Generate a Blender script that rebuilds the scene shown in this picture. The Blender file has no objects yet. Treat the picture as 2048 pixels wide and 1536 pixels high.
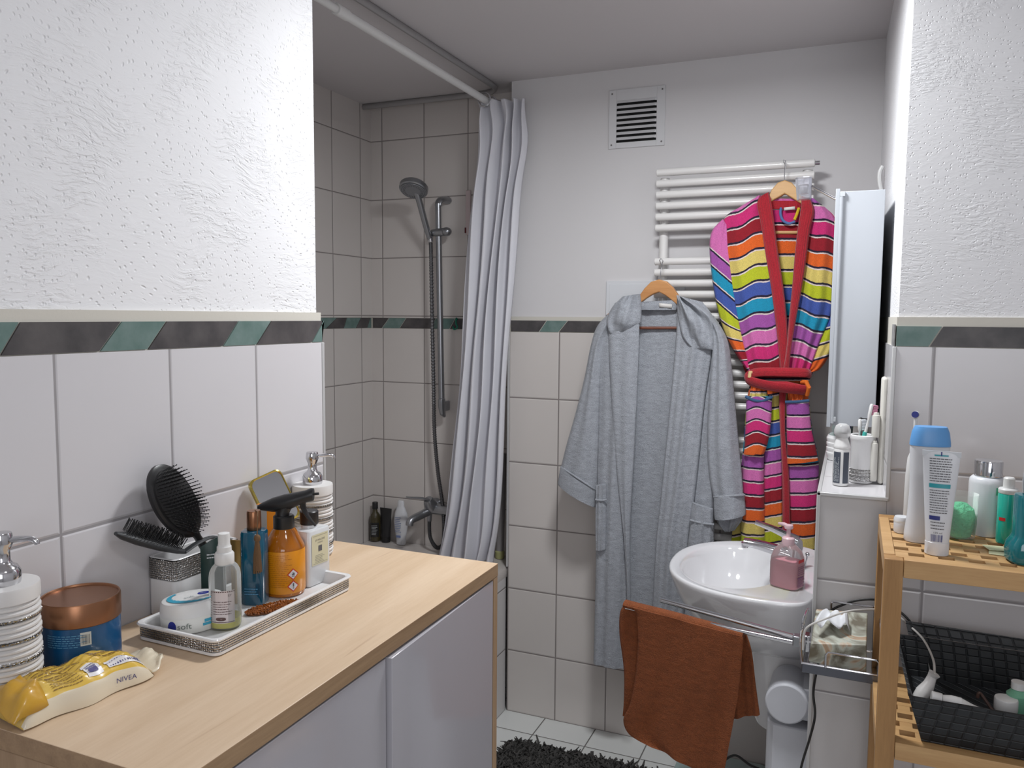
import bpy, bmesh, math, random
from mathutils import Vector as V, Matrix as M
random.seed(7)
sc = bpy.context.scene
COL = sc.collection
pi = math.pi; sin = math.sin; cos = math.cos
H = 1.577                       # eye height above the floor

# ---------------------------------------------------------------- camera
FPX, YAW, PIT, ROL = 1605.4, 0.400612, 0.0846207, 0.0075099   # focal length in pixels of a 2048 wide frame
cF = V((-sin(YAW)*cos(PIT), cos(YAW)*cos(PIT), -sin(PIT)))
_r = V((cos(YAW), sin(YAW), 0)); _u = _r.cross(cF)
cR = cos(ROL)*_r + sin(ROL)*_u; cU = cR.cross(cF)
EYE = V((0, 0, H))
cam = bpy.data.cameras.new('camera'); camo = bpy.data.objects.new('camera', cam); COL.objects.link(camo)
cam.sensor_width = 36; cam.lens = FPX/2048*36; cam.clip_start = .02
mw = M.Identity(4)
for i in range(3):
    mw[i][0] = cR[i]; mw[i][1] = cU[i]; mw[i][2] = -cF[i]; mw[i][3] = EYE[i]
camo.matrix_world = mw
sc.camera = camo

# ---------------------------------------------------------------- world, light, exposure
wd = bpy.data.worlds.new('world'); sc.world = wd; wd.use_nodes = True
wd.node_tree.nodes['Background'].inputs[0].default_value = (.75, .8, .9, 1)
wd.node_tree.nodes['Background'].inputs[1].default_value = .05
sc.view_settings.view_transform = 'Standard'
try: sc.view_settings.look = 'None'
except Exception: pass
sc.view_settings.gamma = 1; sc.view_settings.use_curve_mapping = False
sc.view_settings.exposure = -0.07
def area(name, loc, size, power, col, rot=(0, 0, 0), shape='DISK', spread=pi):
    l = bpy.data.lights.new(name, 'AREA'); l.shape = shape; l.size = size; l.energy = power; l.color = col; l.spread = spread
    o = bpy.data.objects.new(name, l); o.location = loc; o.rotation_euler = rot; COL.objects.link(o); return o
LAMP = (-.42, 1.74)
area('ceiling_light_source', (LAMP[0], LAMP[1], 2.375), .24, 20.5, (.96, .98, 1.0))
area('rear_fill_light', (.45, -1.1, 1.7), 1.0, 11.5, (.93, .95, 1.0), (math.radians(90), 0, math.radians(8)), 'SQUARE')  # added fill from behind the camera, no door opens here
area('overhead_fill_light', (.35, .3, 2.44), .24, 4.0, (.96, .98, 1.0))  # added overhead fill without a fixture of its own

def ray(x, y): return cF*FPX + cR*(x-1024) - cU*(y-768)
def PX(x, y, X): r = ray(x, y); return EYE + r*(X/r.x)          # the point a pixel shows on the plane x = X
def PY(x, y, Y): r = ray(x, y); return EYE + r*(Y/r.y)
def PZ(x, y, Z): r = ray(x, y); return EYE + r*((Z-H)/r.z)
def PP(x, y, p0, n): r = ray(x, y); return EYE + r*((p0-EYE).dot(n)/r.dot(n))
def mpp(p): return (V(p)-EYE).dot(cF)/FPX                       # metres per pixel at a point

# ---------------------------------------------------------------- materials
def nt(name):
    m = bpy.data.materials.new(name); m.use_nodes = True
    t = m.node_tree; return m, t, t.nodes['Principled BSDF']
def nd(t, typ, ins=None, **kw):
    n = t.nodes.new(typ)
    for k, v in kw.items(): setattr(n, k, v)
    for k, v in (ins or {}).items():
        s = n.inputs[k]
        if isinstance(v, bpy.types.NodeSocket): t.links.new(v, s)
        else: s.default_value = v
    return n
def mth(t, op, a, b=None, c=None, clamp=False):
    ins = {0: a}
    if b is not None: ins[1] = b
    if c is not None: ins[2] = c
    n = nd(t, 'ShaderNodeMath', ins, operation=op); n.use_clamp = clamp; return n.outputs[0]
def mixc(t, f, a, b):
    n = nd(t, 'ShaderNodeMix', None, data_type='RGBA')
    for k, v in ((0, f), (6, a), (7, b)):
        if isinstance(v, bpy.types.NodeSocket): t.links.new(v, n.inputs[k])
        else: n.inputs[k].default_value = v if k == 0 else (*v, 1) if len(v) == 3 else v
    return n.outputs[2]
def c4(c): return (c[0], c[1], c[2], 1)
def S(r, g, b):                                                  # 0..255 sRGB to linear
    return tuple(((v/255)/12.92 if v/255 <= .04045 else ((v/255+.055)/1.055)**2.4) for v in (r, g, b))
MATS = {}
def mat(name, col=(.8, .8, .8), rough=.5, metal=0., bump=None, var=None, coat=0., spec=None, sub=0., trans=0., aniso=None, sheen=0.):
    if name in MATS: return MATS[name]
    m, t, b = nt(name)
    b.inputs['Base Color'].default_value = c4(col); b.inputs['Roughness'].default_value = rough; b.inputs['Metallic'].default_value = metal
    b.inputs['Coat Weight'].default_value = coat
    if spec is not None: b.inputs['Specular IOR Level'].default_value = spec
    if sub: b.inputs['Subsurface Weight'].default_value = sub; b.inputs['Subsurface Radius'].default_value = (.01, .01, .01)
    if trans: b.inputs['Transmission Weight'].default_value = trans
    if sheen: b.inputs['Sheen Weight'].default_value = sheen
    tc = nd(t, 'ShaderNodeTexCoord').outputs['Object']
    if bump:
        s, st, ds = bump[:3]
        n = nd(t, 'ShaderNodeTexNoise', {'Vector': tc, 'Scale': s, 'Detail': 6.})
        bp = nd(t, 'ShaderNodeBump', {'Height': n.outputs[0], 'Strength': st, 'Distance': ds}); t.links.new(bp.outputs[0], b.inputs['Normal'])
    if var:
        s, c2, sc3 = var
        mp = nd(t, 'ShaderNodeMapping', {'Vector': tc, 'Scale': sc3})
        n = nd(t, 'ShaderNodeTexNoise', {'Vector': mp.outputs[0], 'Scale': s, 'Detail': 5.})
        f = mth(t, 'MULTIPLY_ADD', n.outputs[0], 2.2, -.6, True)
        t.links.new(mixc(t, f, col, c2), b.inputs['Base Color'])
    MATS[name] = m; return m
def clearmat(name, col, body=.15, rough=.05):                     # thin clear plastic or glass
    if name in MATS: return MATS[name]
    m, t, b = nt(name)
    b.inputs['Base Color'].default_value = c4(col); b.inputs['Roughness'].default_value = rough
    tr = nd(t, 'ShaderNodeBsdfTransparent', {'Color': c4(tuple(min(1, .35+.65*c) for c in col))})
    fr = nd(t, 'ShaderNodeFresnel', {'IOR': 1.4})
    f = mth(t, 'ADD', mth(t, 'MULTIPLY', fr.outputs[0], .9), body, None, True)
    mx = nd(t, 'ShaderNodeMixShader', {0: f, 1: tr.outputs[0], 2: b.outputs[0]})
    t.links.new(mx.outputs[0], t.nodes['Material Output'].inputs[0]); MATS[name] = m; return m
def tile(name, ax, u0, pu, v0, pv, col, grout, g=.0017, rough=.22, vmax=None, vax='Z'):
    m, t, b = nt(name)
    ps = nd(t, 'ShaderNodeSeparateXYZ', {0: nd(t, 'ShaderNodeNewGeometry').outputs['Position']})
    def dist(o, off, per):
        f = mth(t, 'FRACT', mth(t, 'DIVIDE', mth(t, 'SUBTRACT', o, off), per))
        return mth(t, 'MULTIPLY', mth(t, 'MINIMUM', f, mth(t, 'SUBTRACT', 1., f)), per)
    d1 = dist(ps.outputs[ax], u0, pu); d2 = dist(ps.outputs[vax], v0, pv)
    if vmax is not None:                                           # no joint above this height (the tile runs on up to the band)
        far = mth(t, 'GREATER_THAN', ps.outputs[vax], vmax); d2 = mth(t, 'ADD', d2, far)
    d = mth(t, 'MINIMUM', d1, d2)
    wob = nd(t, 'ShaderNodeTexNoise', {'Scale': 3., 'Detail': 3.})
    t.links.new(nd(t, 'ShaderNodeNewGeometry').outputs['Position'], wob.inputs['Vector'])
    isg = nd(t, 'ShaderNodeMapRange', {'Value': d, 'From Min': g*.8, 'From Max': g*1.2, 'To Min': 1., 'To Max': 0.}).outputs[0]
    tc = mixc(t, mth(t, 'MULTIPLY_ADD', wob.outputs[0], .8, -.15, True), tuple(c*.94 for c in col), tuple(min(1, c*1.04) for c in col))
    t.links.new(mixc(t, isg, tc, grout), b.inputs['Base Color'])
    t.links.new(nd(t, 'ShaderNodeMapRange', {'Value': isg, 'To Min': rough, 'To Max': .85}).outputs[0], b.inputs['Roughness'])
    h = nd(t, 'ShaderNodeMapRange', {'Value': d, 'From Min': g*.6, 'From Max': g*2.6}, interpolation_type='SMOOTHSTEP').outputs[0]
    bp = nd(t, 'ShaderNodeBump', {'Height': h, 'Strength': .9, 'Distance': .0012})
    bp2 = nd(t, 'ShaderNodeBump', {'Height': wob.outputs[0], 'Strength': .10, 'Distance': .01, 'Normal': bp.outputs[0]})
    t.links.new(bp2.outputs[0], b.inputs['Normal']); return m
def plaster(name, col, s1, strength, dist=.003):
    m, t, b = nt(name); b.inputs['Base Color'].default_value = c4(col); b.inputs['Roughness'].default_value = .9
    p = nd(t, 'ShaderNodeNewGeometry').outputs['Position']
    wv = nd(t, 'ShaderNodeTexNoise', {'Vector': p, 'Scale': 5., 'Detail': 2.})
    wp = nd(t, 'ShaderNodeVectorMath', {0: p, 1: nd(t, 'ShaderNodeVectorMath', {0: wv.outputs[1], 3: .10}, operation='SCALE').outputs[0]}, operation='ADD').outputs[0]
    mp = nd(t, 'ShaderNodeMapping', {'Vector': wp, 'Scale': (1., .8, 3.2), 'Rotation': (.6, 0, 0)})
    n = nd(t, 'ShaderNodeTexNoise', {'Vector': mp.outputs[0], 'Scale': s1, 'Detail': 4., 'Roughness': .6})
    v = nd(t, 'ShaderNodeTexVoronoi', {'Vector': wp, 'Scale': s1*2.3})
    pit = nd(t, 'ShaderNodeMapRange', {'Value': v.outputs[0], 'From Min': .06, 'From Max': .26}).outputs[0]
    msk = nd(t, 'ShaderNodeTexNoise', {'Vector': p, 'Scale': 9., 'Detail': 3.})
    on = nd(t, 'ShaderNodeMapRange', {'Value': msk.outputs[0], 'From Min': .48, 'From Max': .62}).outputs[0]
    r = nd(t, 'ShaderNodeMapRange', {'Value': n.outputs[0], 'From Min': .42, 'From Max': .62}, interpolation_type='SMOOTHSTEP').outputs[0]
    h = mth(t, 'ADD', mth(t, 'MULTIPLY', r, mth(t, 'MULTIPLY_ADD', on, .42, .06)), mth(t, 'MULTIPLY', pit, .75))
    bp = nd(t, 'ShaderNodeBump', {'Height': h, 'Strength': strength, 'Distance': dist}); t.links.new(bp.outputs[0], b.inputs['Normal']); return m
def wood(name, c1, c2, axis, s=6., rough=.5, knots=None, stretch=14.):
    m, t, b = nt(name); b.inputs['Roughness'].default_value = rough
    p = nd(t, 'ShaderNodeNewGeometry').outputs['Position']
    scl = {'X': (1., stretch, stretch), 'Y': (stretch, 1., stretch), 'Z': (stretch, stretch, 1.)}[axis]
    mp = nd(t, 'ShaderNodeMapping', {'Vector': p, 'Scale': scl})
    n1 = nd(t, 'ShaderNodeTexNoise', {'Vector': mp.outputs[0], 'Scale': s*.35, 'Detail': 3., 'Distortion': .6})
    n2 = nd(t, 'ShaderNodeTexNoise', {'Vector': mp.outputs[0], 'Scale': s*3, 'Detail': 6., 'Roughness': .65})
    f = mth(t, 'ADD', mth(t, 'MULTIPLY', n1.outputs[0], 1.5), mth(t, 'MULTIPLY_ADD', n2.outputs[0], .9, -.7), None, True)
    c = mixc(t, f, c2, c1)
    if knots:
        n3 = nd(t, 'ShaderNodeTexNoise', {'Vector': mp.outputs[0], 'Scale': s*.5, 'Detail': 2., 'Distortion': 1.4})
        k = nd(t, 'ShaderNodeMapRange', {'Value': n3.outputs[0], 'From Min': .66, 'From Max': .78}).outputs[0]
        c = mixc(t, mth(t, 'MULTIPLY', k, .75), c, knots)
    t.links.new(c, b.inputs['Base Color'])
    bp = nd(t, 'ShaderNodeBump', {'Height': n2.outputs[0], 'Strength': .15, 'Distance': .001}); t.links.new(bp.outputs[0], b.inputs['Normal']); return m
def glitter(name, col=(.66, .62, .56), s=290.):
    m, t, b = nt(name); b.inputs['Metallic'].default_value = .85; b.inputs['Roughness'].default_value = .22
    tc = nd(t, 'ShaderNodeTexCoord').outputs['Object']
    mp = nd(t, 'ShaderNodeMapping', {'Vector': tc, 'Scale': (1., 1., 1.)})
    v = nd(t, 'ShaderNodeTexVoronoi', {'Vector': mp.outputs[0], 'Scale': s}); v.inputs['Randomness'].default_value = .45
    w = nd(t, 'ShaderNodeTexNoise', {'Vector': v.outputs[2], 'Scale': 9.})
    sz = nd(t, 'ShaderNodeSeparateXYZ', {0: tc}).outputs[2]
    row = mth(t, 'ABSOLUTE', mth(t, 'SUBTRACT', mth(t, 'FRACT', mth(t, 'MULTIPLY', sz, s)), .5))
    f = nd(t, 'ShaderNodeMapRange', {'Value': row, 'From Min': .30, 'From Max': .40}).outputs[0]
    c = mixc(t, mth(t, 'MULTIPLY_ADD', w.outputs[0], 3., -1., True), tuple(x*.22 for x in col), tuple(min(1, x*1.9) for x in col))  # sparkle painted into the colour, dark stones beside bright ones
    t.links.new(mixc(t, f, c, tuple(x*.10 for x in col)), b.inputs['Base Color'])
    bp = nd(t, 'ShaderNodeBump', {'Height': v.outputs[0], 'Strength': 1., 'Distance': .003}); t.links.new(bp.outputs[0], b.inputs['Normal']); return m
def terry(name, col, s=900., dark=.8, d=.0015, rough=.95, sheen=.12):
    m, t, b = nt(name); b.inputs['Roughness'].default_value = rough; b.inputs['Sheen Weight'].default_value = sheen
    tc = nd(t, 'ShaderNodeTexCoord').outputs['Object']
    n = nd(t, 'ShaderNodeTexNoise', {'Vector': tc, 'Scale': s, 'Detail': 2.})
    n2 = nd(t, 'ShaderNodeTexNoise', {'Vector': nd(t, 'ShaderNodeMapping', {'Vector': tc, 'Scale': (1., 1., 2.)}).outputs[0], 'Scale': 45., 'Detail': 5.})
    f = mth(t, 'MULTIPLY_ADD', n2.outputs[0], 1.1, mth(t, 'MULTIPLY_ADD', n.outputs[0], 1.8, -.95), True)
    t.links.new(mixc(t, f, tuple(c*dark for c in col), col), b.inputs['Base Color'])
    h = mth(t, 'ADD', n.outputs[0], n2.outputs[0])
    bp = nd(t, 'ShaderNodeBump', {'Height': h, 'Strength': .8, 'Distance': d}); t.links.new(bp.outputs[0], b.inputs['Normal']); return m

WHT = mat('white_ceramic', (.78, .78, .78), .15, coat=.3)
WPL = mat('white_plastic', (.74, .74, .73), .35)
CHR = mat('chrome', (.62, .62, .64), .12, 1.)
BLK = mat('black_plastic', (.012, .012, .013), .38)
GLT = glitter('rhinestone_rows')
INK = mat('grey_print', (.12, .12, .13), .6)
LTX = mat('light_print', (.55, .58, .6), .6)
BLU = mat('blue_print', (.02, .03, .25), .5)

# ---------------------------------------------------------------- mesh builder
class MB:
    def __init__(s): s.v = []; s.f = []; s.m = []; s.uv = []
    def add(s, vs, fs, mi=0, uv=None):
        o = len(s.v); s.v += [V(p) for p in vs]
        s.uv += (uv if uv else [(0, 0)]*len(vs))
        for f in fs: s.f.append([i+o for i in f]); s.m.append(mi)
        return s
    def box(s, a, b, mi=0, mis=None):
        (x0, y0, z0), (x1, y1, z1) = a, b
        vs = [(x, y, z) for x in (x0, x1) for y in (y0, y1) for z in (z0, z1)]
        fs = [(0, 1, 3, 2), (4, 6, 7, 5), (0, 4, 5, 1), (2, 3, 7, 6), (0, 2, 6, 4), (1, 5, 7, 3)]   # -x +x -y +y -z +z
        o = len(s.f); s.add(vs, fs, mi)
        if mis:
            for i, k in enumerate(mis): s.m[o+i] = k
        return s
    def prism(s, pts, z0, z1, mi=0, mis=None):
        n = len(pts); vs = [(p[0], p[1], z0) for p in pts]+[(p[0], p[1], z1) for p in pts]
        o = len(s.f); s.add(vs, [(i, (i+1) % n, n+(i+1) % n, n+i) for i in range(n)]+[tuple(range(n))[::-1], tuple(range(n, 2*n))], mi)
        if mis:
            for i, k in enumerate(mis): s.m[o+i] = k
        return s
    def lathe(s, prof, c=(0, 0, 0), n=40, sx=1, sy=1, mi=0, cap=True, axis=None, rot=0, p=2.):
        """prof: (r, z[, material]) ; p > 2 squares the plan off"""
        c = V(c); Q = V((0, 0, 1)).rotation_difference(V(axis)).to_matrix() if axis is not None else M.Identity(3)
        vs = []
        for q in prof:
            for k in range(n):
                a = 2*pi*k/n+rot; ca, sa = cos(a-rot), sin(a-rot)
                g = 1 if p == 2 else (abs(ca)**p+abs(sa)**p)**(-1/p)
                x, y = q[0]*g*sx*ca, q[0]*g*sy*sa
                vs.append(c+Q @ V((x*cos(rot)-y*sin(rot), x*sin(rot)+y*cos(rot), q[1])))
        o = len(s.v); s.v += vs; s.uv += [(0, 0)]*len(vs)
        for i in range(len(prof)-1):
            for k in range(n):
                s.f.append([o+i*n+k, o+i*n+(k+1) % n, o+(i+1)*n+(k+1) % n, o+(i+1)*n+k])
                s.m.append(prof[i][2] if len(prof[i]) > 2 else mi)
        if cap:
            if prof[0][0] > 1e-6: s.f.append([o+k for k in range(n)][::-1]); s.m.append(prof[0][2] if len(prof[0]) > 2 else mi)
            if prof[-1][0] > 1e-6: s.f.append([o+(len(prof)-1)*n+k for k in range(n)]); s.m.append(prof[-1][2] if len(prof[-1]) > 2 else mi)
        return s
    def tube(s, path, r, n=12, mi=0, sq=(1, 1), closed=False, cap=True):
        P = [V(p) for p in path]; R = r if hasattr(r, '__len__') else [r]*len(P)
        up = None; vs = []
        L = len(P)
        for i, p in enumerate(P):
            d = (P[(i+1) % L]-P[i-1]) if closed else (P[min(i+1, L-1)]-P[max(i-1, 0)])
            d.normalize()
            if up is None: up = V((0, 0, 1)) if abs(d.z) < .9 else V((1, 0, 0))
            a = d.cross(up).normalized(); up = a.cross(d).normalized()
            for k in range(n):
                t = 2*pi*k/n; vs.append(p+(a*cos(t)*sq[0]+up*sin(t)*sq[1])*R[i])
        fs = []
        for i in range(L if closed else L-1):
            j = (i+1) % L
            for k in range(n): fs.append((i*n+k, i*n+(k+1) % n, j*n+(k+1) % n, j*n+k))
        if not closed and cap: fs += [tuple(range(n))[::-1], tuple(range((L-1)*n, L*n))]
        return s.add(vs, fs, mi)
    def sphere(s, c, r, n=16, mi=0, sq=(1, 1, 1)):
        pr = [(max(1e-5, r*sin(pi*i/(n//2))), -r*cos(pi*i/(n//2))) for i in range(n//2+1)]
        o = len(s.v); s.lathe(pr, (0, 0, 0), n, mi=mi, cap=False)
        for i in range(o, len(s.v)): q = s.v[i]; s.v[i] = V((q.x*sq[0]+c[0], q.y*sq[1]+c[1], q.z*sq[2]+c[2]))
        return s
    def rbox(s, c, sz, r, mi=0, rot=0, n=5, er=None):
        """box with rounded vertical edges and softened top and bottom edges, base centre c"""
        w, d, h = sz; e = er if er is not None else min(r*.4, h*.2); pts = []
        for cx, cy, a0 in ((1, 1, 0), (-1, 1, 90), (-1, -1, 180), (1, -1, 270)):
            for k in range(n+1):
                a = math.radians(a0+90*k/n); pts.append(((w/2-r)*cx+r*cos(a), (d/2-r)*cy+r*sin(a)))
        rings = [(1-e/min(w, d)*2, 0), (1-e/min(w, d)*.6, e*.3), (1, e), (1, h-e), (1-e/min(w, d)*.6, h-e*.3), (1-e/min(w, d)*2, h)]
        N = len(pts); vs = []
        for k, z in rings:
            for x, y in pts: vs.append((c[0]+(x*cos(rot)-y*sin(rot))*k, c[1]+(x*sin(rot)+y*cos(rot))*k, c[2]+z))
        fs = [(i*N+j, i*N+(j+1) % N, (i+1)*N+(j+1) % N, (i+1)*N+j) for i in range(5) for j in range(N)]
        fs += [tuple(range(N))[::-1], tuple(range(5*N, 6*N))]
        return s.add(vs, fs, mi)
    def patch(s, Sf, u0, u1, v0, v1, nu=1, nv=1, mi=0):
        vs = [Sf(u0+(u1-u0)*i/nu, v0+(v1-v0)*j/nv) for j in range(nv+1) for i in range(nu+1)]
        return s.add(vs, [(j*(nu+1)+i, j*(nu+1)+i+1, (j+1)*(nu+1)+i+1, (j+1)*(nu+1)+i) for j in range(nv) for i in range(nu)], mi)
    def lines(s, Sf, u0, u1, v0, v1, rows, mi=0, fill=.55, nu=1, seed=1, ragged=.3):
        rd = random.Random(seed); dv = (v1-v0)/rows
        for k in range(rows):
            e = u1-(u1-u0)*rd.random()*ragged; u = u0; v = v1-dv*(k+.5)
            while u < e:
                w = (u1-u0)*rd.uniform(.04, .16); w = min(w, e-u)
                s.patch(Sf, u, u+w, v-abs(dv)*fill/2, v+abs(dv)*fill/2, nu, 1, mi); u += w+(u1-u0)*.022
        return s
    def bars(s, Sf, u0, u1, v0, v1, n=22, mi=0, seed=3):
        rd = random.Random(seed); w = (u1-u0)/n
        for k in range(n):
            if k % 2 == 0: s.patch(Sf, u0+k*w, u0+(k+rd.uniform(.5, 1.3))*w, v0, v1, 1, 1, mi)
        return s
    def text(s, Sf, txt, u, v, h, mi=0, align='CENTER', ratio=1.):
        cu = bpy.data.curves.new('t', 'FONT'); cu.body = txt; cu.size = 1; cu.align_x = align; cu.resolution_u = 3
        ob = bpy.data.objects.new('t', cu); me = bpy.data.meshes.new_from_object(ob)
        s.add([Sf(u+p.co.x*h*ratio, v+p.co.y*h) for p in me.vertices], [tuple(f.vertices) for f in me.polygons], mi)
        bpy.data.objects.remove(ob); bpy.data.curves.remove(cu); bpy.data.meshes.remove(me); return s
    def map(s, fn): s.v = [V(fn(p)) for p in s.v]; return s
    def build(s, name, mats, parent=None, world=False, smooth=35, bevel=0., sub=0, solid=0.):
        if world and parent is not None:
            l = V(LOCS.get(parent.name, (0, 0, 0))); s.v = [p-l for p in s.v]
        me = bpy.data.meshes.new(name); me.from_pydata([tuple(p) for p in s.v], [], s.f)
        for m in (mats if isinstance(mats, (list, tuple)) else [mats]): me.materials.append(m)
        mm = len(me.materials)-1
        for p, k in zip(me.polygons, s.m): p.material_index = min(k, mm)
        if any(q != (0, 0) for q in s.uv):
            ul = me.uv_layers.new(name='UVMap')
            for lp in me.loops: ul.data[lp.index].uv = s.uv[lp.vertex_index]
        me.validate(); me.update()
        bm = bmesh.new(); bm.from_mesh(me); bmesh.ops.recalc_face_normals(bm, faces=bm.faces); bm.to_mesh(me); bm.free()
        if smooth:
            for p in me.polygons: p.use_smooth = True
            try: me.set_sharp_from_angle(angle=math.radians(smooth))
            except Exception: pass
        o = bpy.data.objects.new(name, me); COL.objects.link(o)
        if parent is not None: o.parent = parent; LOCS[o.name] = LOCS.get(parent.name, (0, 0, 0))
        else: LOCS[o.name] = (0, 0, 0)
        if solid:
            q = o.modifiers.new('solid', 'SOLIDIFY'); q.thickness = solid; q.offset = 0
        if bevel:
            q = o.modifiers.new('bevel', 'BEVEL'); q.width = bevel; q.segments = 2; q.limit_method = 'ANGLE'; q.angle_limit = math.radians(40)
        if sub:
            q = o.modifiers.new('sub', 'SUBSURF'); q.levels = sub; q.render_levels = sub
        return o
LOCS = {}
def tag(o, label, cat, group=None, kind=None):
    if label: o['label'] = label
    if cat: o['category'] = cat
    if group: o['group'] = group
    if kind: o['kind'] = kind
    return o
def thing(name, label, cat, loc=(0, 0, 0), rz=0, group=None, **kw):
    o = bpy.data.objects.new(name, None); COL.objects.link(o); o.empty_display_size = .02
    o.location = loc; o.rotation_euler = (0, 0, rz); LOCS[o.name] = tuple(loc)
    return tag(o, label, cat, group)
def struct(o, label=None):
    o['kind'] = 'structure'
    if label: o['label'] = label
    return o
def cyl(cx, cy, r, off=.0004, a0=0, sx=1, sy=1, rf=None):
    """surface of an upright round body: u in metres round the wall, v height"""
    def f(u, v):
        R = (rf(v) if rf else r); a = a0+u/R; return V((cx+(R*sx+off)*cos(a), cy+(R*sy+off)*sin(a), v))
    return f
def plane(o, du, dv, off=0):
    o, du, dv = V(o), V(du).normalized(), V(dv).normalized(); n = du.cross(dv)*off
    return lambda u, v: o+du*u+dv*v+n
def cr(pts, n):
    """Catmull-Rom through tuples"""
    L = len(pts); out = []
    for i in range(n+1):
        t = i/n*(L-1); k = min(int(t), L-2); t -= k
        p = [pts[max(k-1, 0)], pts[k], pts[k+1], pts[min(k+2, L-1)]]
        out.append(tuple(.5*((2*b)+(c-a)*t+(2*a-5*b+4*c-d)*t*t+(3*b-a-3*c+d)*t**3) for a, b, c, d in zip(*p)))
    return out
# ================================================================ the room
TILE = S(206, 203, 204); GRT = S(156, 153, 155)
DTI = S(214, 208, 204); DGR = S(138, 131, 129)
rowp = .2525
T_left = tile('tile_left', 'Y', .769, .203, 1.2665, .2525, S(216, 214, 217), GRT, .002, vmax=1.4)
T_back = tile('tile_back', 'X', -1.015, .2035, 1.2625, rowp, DTI, DGR, .0024, vmax=1.4)
T_shb = tile('tile_shower_back', 'X', -1.875, .2035, 1.2875, .2535, DTI, DGR, .0019, vmax=1.4)
T_shbu = tile('tile_shower_back_top', 'X', -1.875, .2035, 1.8195, .2465, DTI, DGR, .0019)
T_shl = tile('tile_shower_left', 'Y', 2.909, .2, 1.2875, .2535, DTI, DGR, .0019, vmax=1.4)
T_shlu = tile('tile_shower_left_top', 'Y', 2.909, .2, 1.8195, .2465, DTI, DGR, .0019)
T_right = tile('tile_right', 'X', .155, .203, 1.2605, .2525, S(208, 206, 208), GRT, .0021, vmax=1.4)
T_box = tile('tile_ledge_front', 'X', 5., 7., 1.0085, .2525, S(208, 206, 206), GRT, .0021, vmax=1.1)
T_side = tile('tile_side', 'Y', 2.05, .203, 1.2605, .2525, S(206, 204, 206), GRT, .002, vmax=1.4)
T_ledge = tile('tile_ledge_top', 'Y', 2.05, .203, 9., 20., S(214, 212, 214), GRT, .0016)
T_floor = tile('tile_floor', 'X', -1.055, .206, 2.715, .206, S(226, 228, 226), S(110, 107, 105), .0022, .3, vax='Y')
P_left = plaster('rough_plaster', S(236, 236, 238), 42., .55, .0035)
P_right = plaster('fine_plaster', S(232, 232, 234), 60., .5, .0025)
P_back = mat('painted_wall', S(214, 212, 213), .85, bump=(60., .12, .002))
P_ceil = mat('ceiling_paint', S(206, 202, 203), .9, bump=(40., .1, .002))
SLATE = mat('slate_tile', S(58, 56, 58), .45, bump=(60., .3, .001), var=(22., S(92, 88, 88), (1, 1, 1)))
GREEN = mat('green_stone_tile', S(84, 112, 106), .45, bump=(60., .3, .001), var=(25., S(120, 140, 136), (1, 1, 1)))
STRIP = mat('beige_mortar', S(206, 202, 192), .8, bump=(150., .2, .001))
ZT, ZB0, ZB1, ZS = 1.5195, 1.5195, 1.5655, 1.581      # tiles end, band, mortar strip
CZ = 2.456

b = MB(); b.box((-1.99, -1.25, -.1), (1.3, 3.1, 0)); struct(b.build('floor', T_floor, smooth=0), 'white square floor tiles with thin grey joints')
b = MB(); b.box((-2.0, -1.25, CZ), (1.3, 3.1, CZ+.1)); struct(b.build('ceiling', P_ceil, smooth=0))

# near wall on the left, behind the cabinet
b = MB(); b.box((-2.0, -1.25, 0), (-1.01, 1.380, ZT)); b.box((-2.0, -1.25, ZT), (-1.013, 1.377, ZS), 1); b.box((-2.0, -1.25, ZS), (-1.02, 1.371, CZ), 2)
struct(b.build('wall_left', [T_left, STRIP, P_left], smooth=0), 'left wall, white tiles below rough white plaster')
# shower alcove
b = MB(); b.box((-2.05, 1.38, 0), (-1.93, 3.1, ZT)); b.box((-2.05, 1.38, ZT), (-1.932, 3.1, ZB1), 1); b.box((-2.05, 1.38, ZB1), (-1.93, 3.1, CZ), 2)
struct(b.build('wall_shower_left', [T_shl, STRIP, T_shlu], smooth=0))
b = MB(); b.box((-1.93, 2.99, 0), (-1.22, 3.12, ZT)); b.box((-1.93, 2.992, ZT), (-1.22, 3.12, ZB1), 1); b.box((-1.93, 2.99, ZB1), (-1.22, 3.12, CZ), 2)
struct(b.build('wall_shower_back', [T_shb, STRIP, T_shbu], smooth=0))
b = MB(); b.box((-1.22, 2.85, 0), (.10, 3.12, ZT-.004)); b.box((-1.22, 2.853, ZT-.004), (.10, 3.12, ZS-.006), 1); b.box((-1.22, 2.857, ZS-.006), (.10, 3.12, CZ), 2)
struct(b.build('wall_back', [T_back, STRIP, P_back], smooth=0))
# right: the return wall facing the room and the basin niche's side
RP = [(.080, 1.845), (1.3, 1.845), (1.3, 3.12), (.052, 3.12), (.054, 2.85)]
b = MB(); b.prism(RP, 0, ZT, mis=[0, 0, 0, 0, 1, 0, 0])
b.prism([(.083, 1.848), (1.3, 1.848), (1.3, 3.12), (.056, 3.12), (.058, 2.85)], ZT, ZS, 2)
b.prism([(.086, 1.853), (1.3, 1.853), (1.3, 3.12), (.058, 3.12), (.060, 2.85)], ZS, CZ, 3)
struct(b.build('wall_right', [T_right, T_side, STRIP, P_right], smooth=0), 'right wall, white tiles below white plaster')
b = MB(); b.box((1.3, -1.25, 0), (1.4, 1.9, CZ)); struct(b.build('wall_far_right', P_back, smooth=0))
b = MB(); b.box((-1.01, -1.35, 0), (1.4, -1.25, CZ)); struct(b.build('wall_front', P_back, smooth=0))
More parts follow.
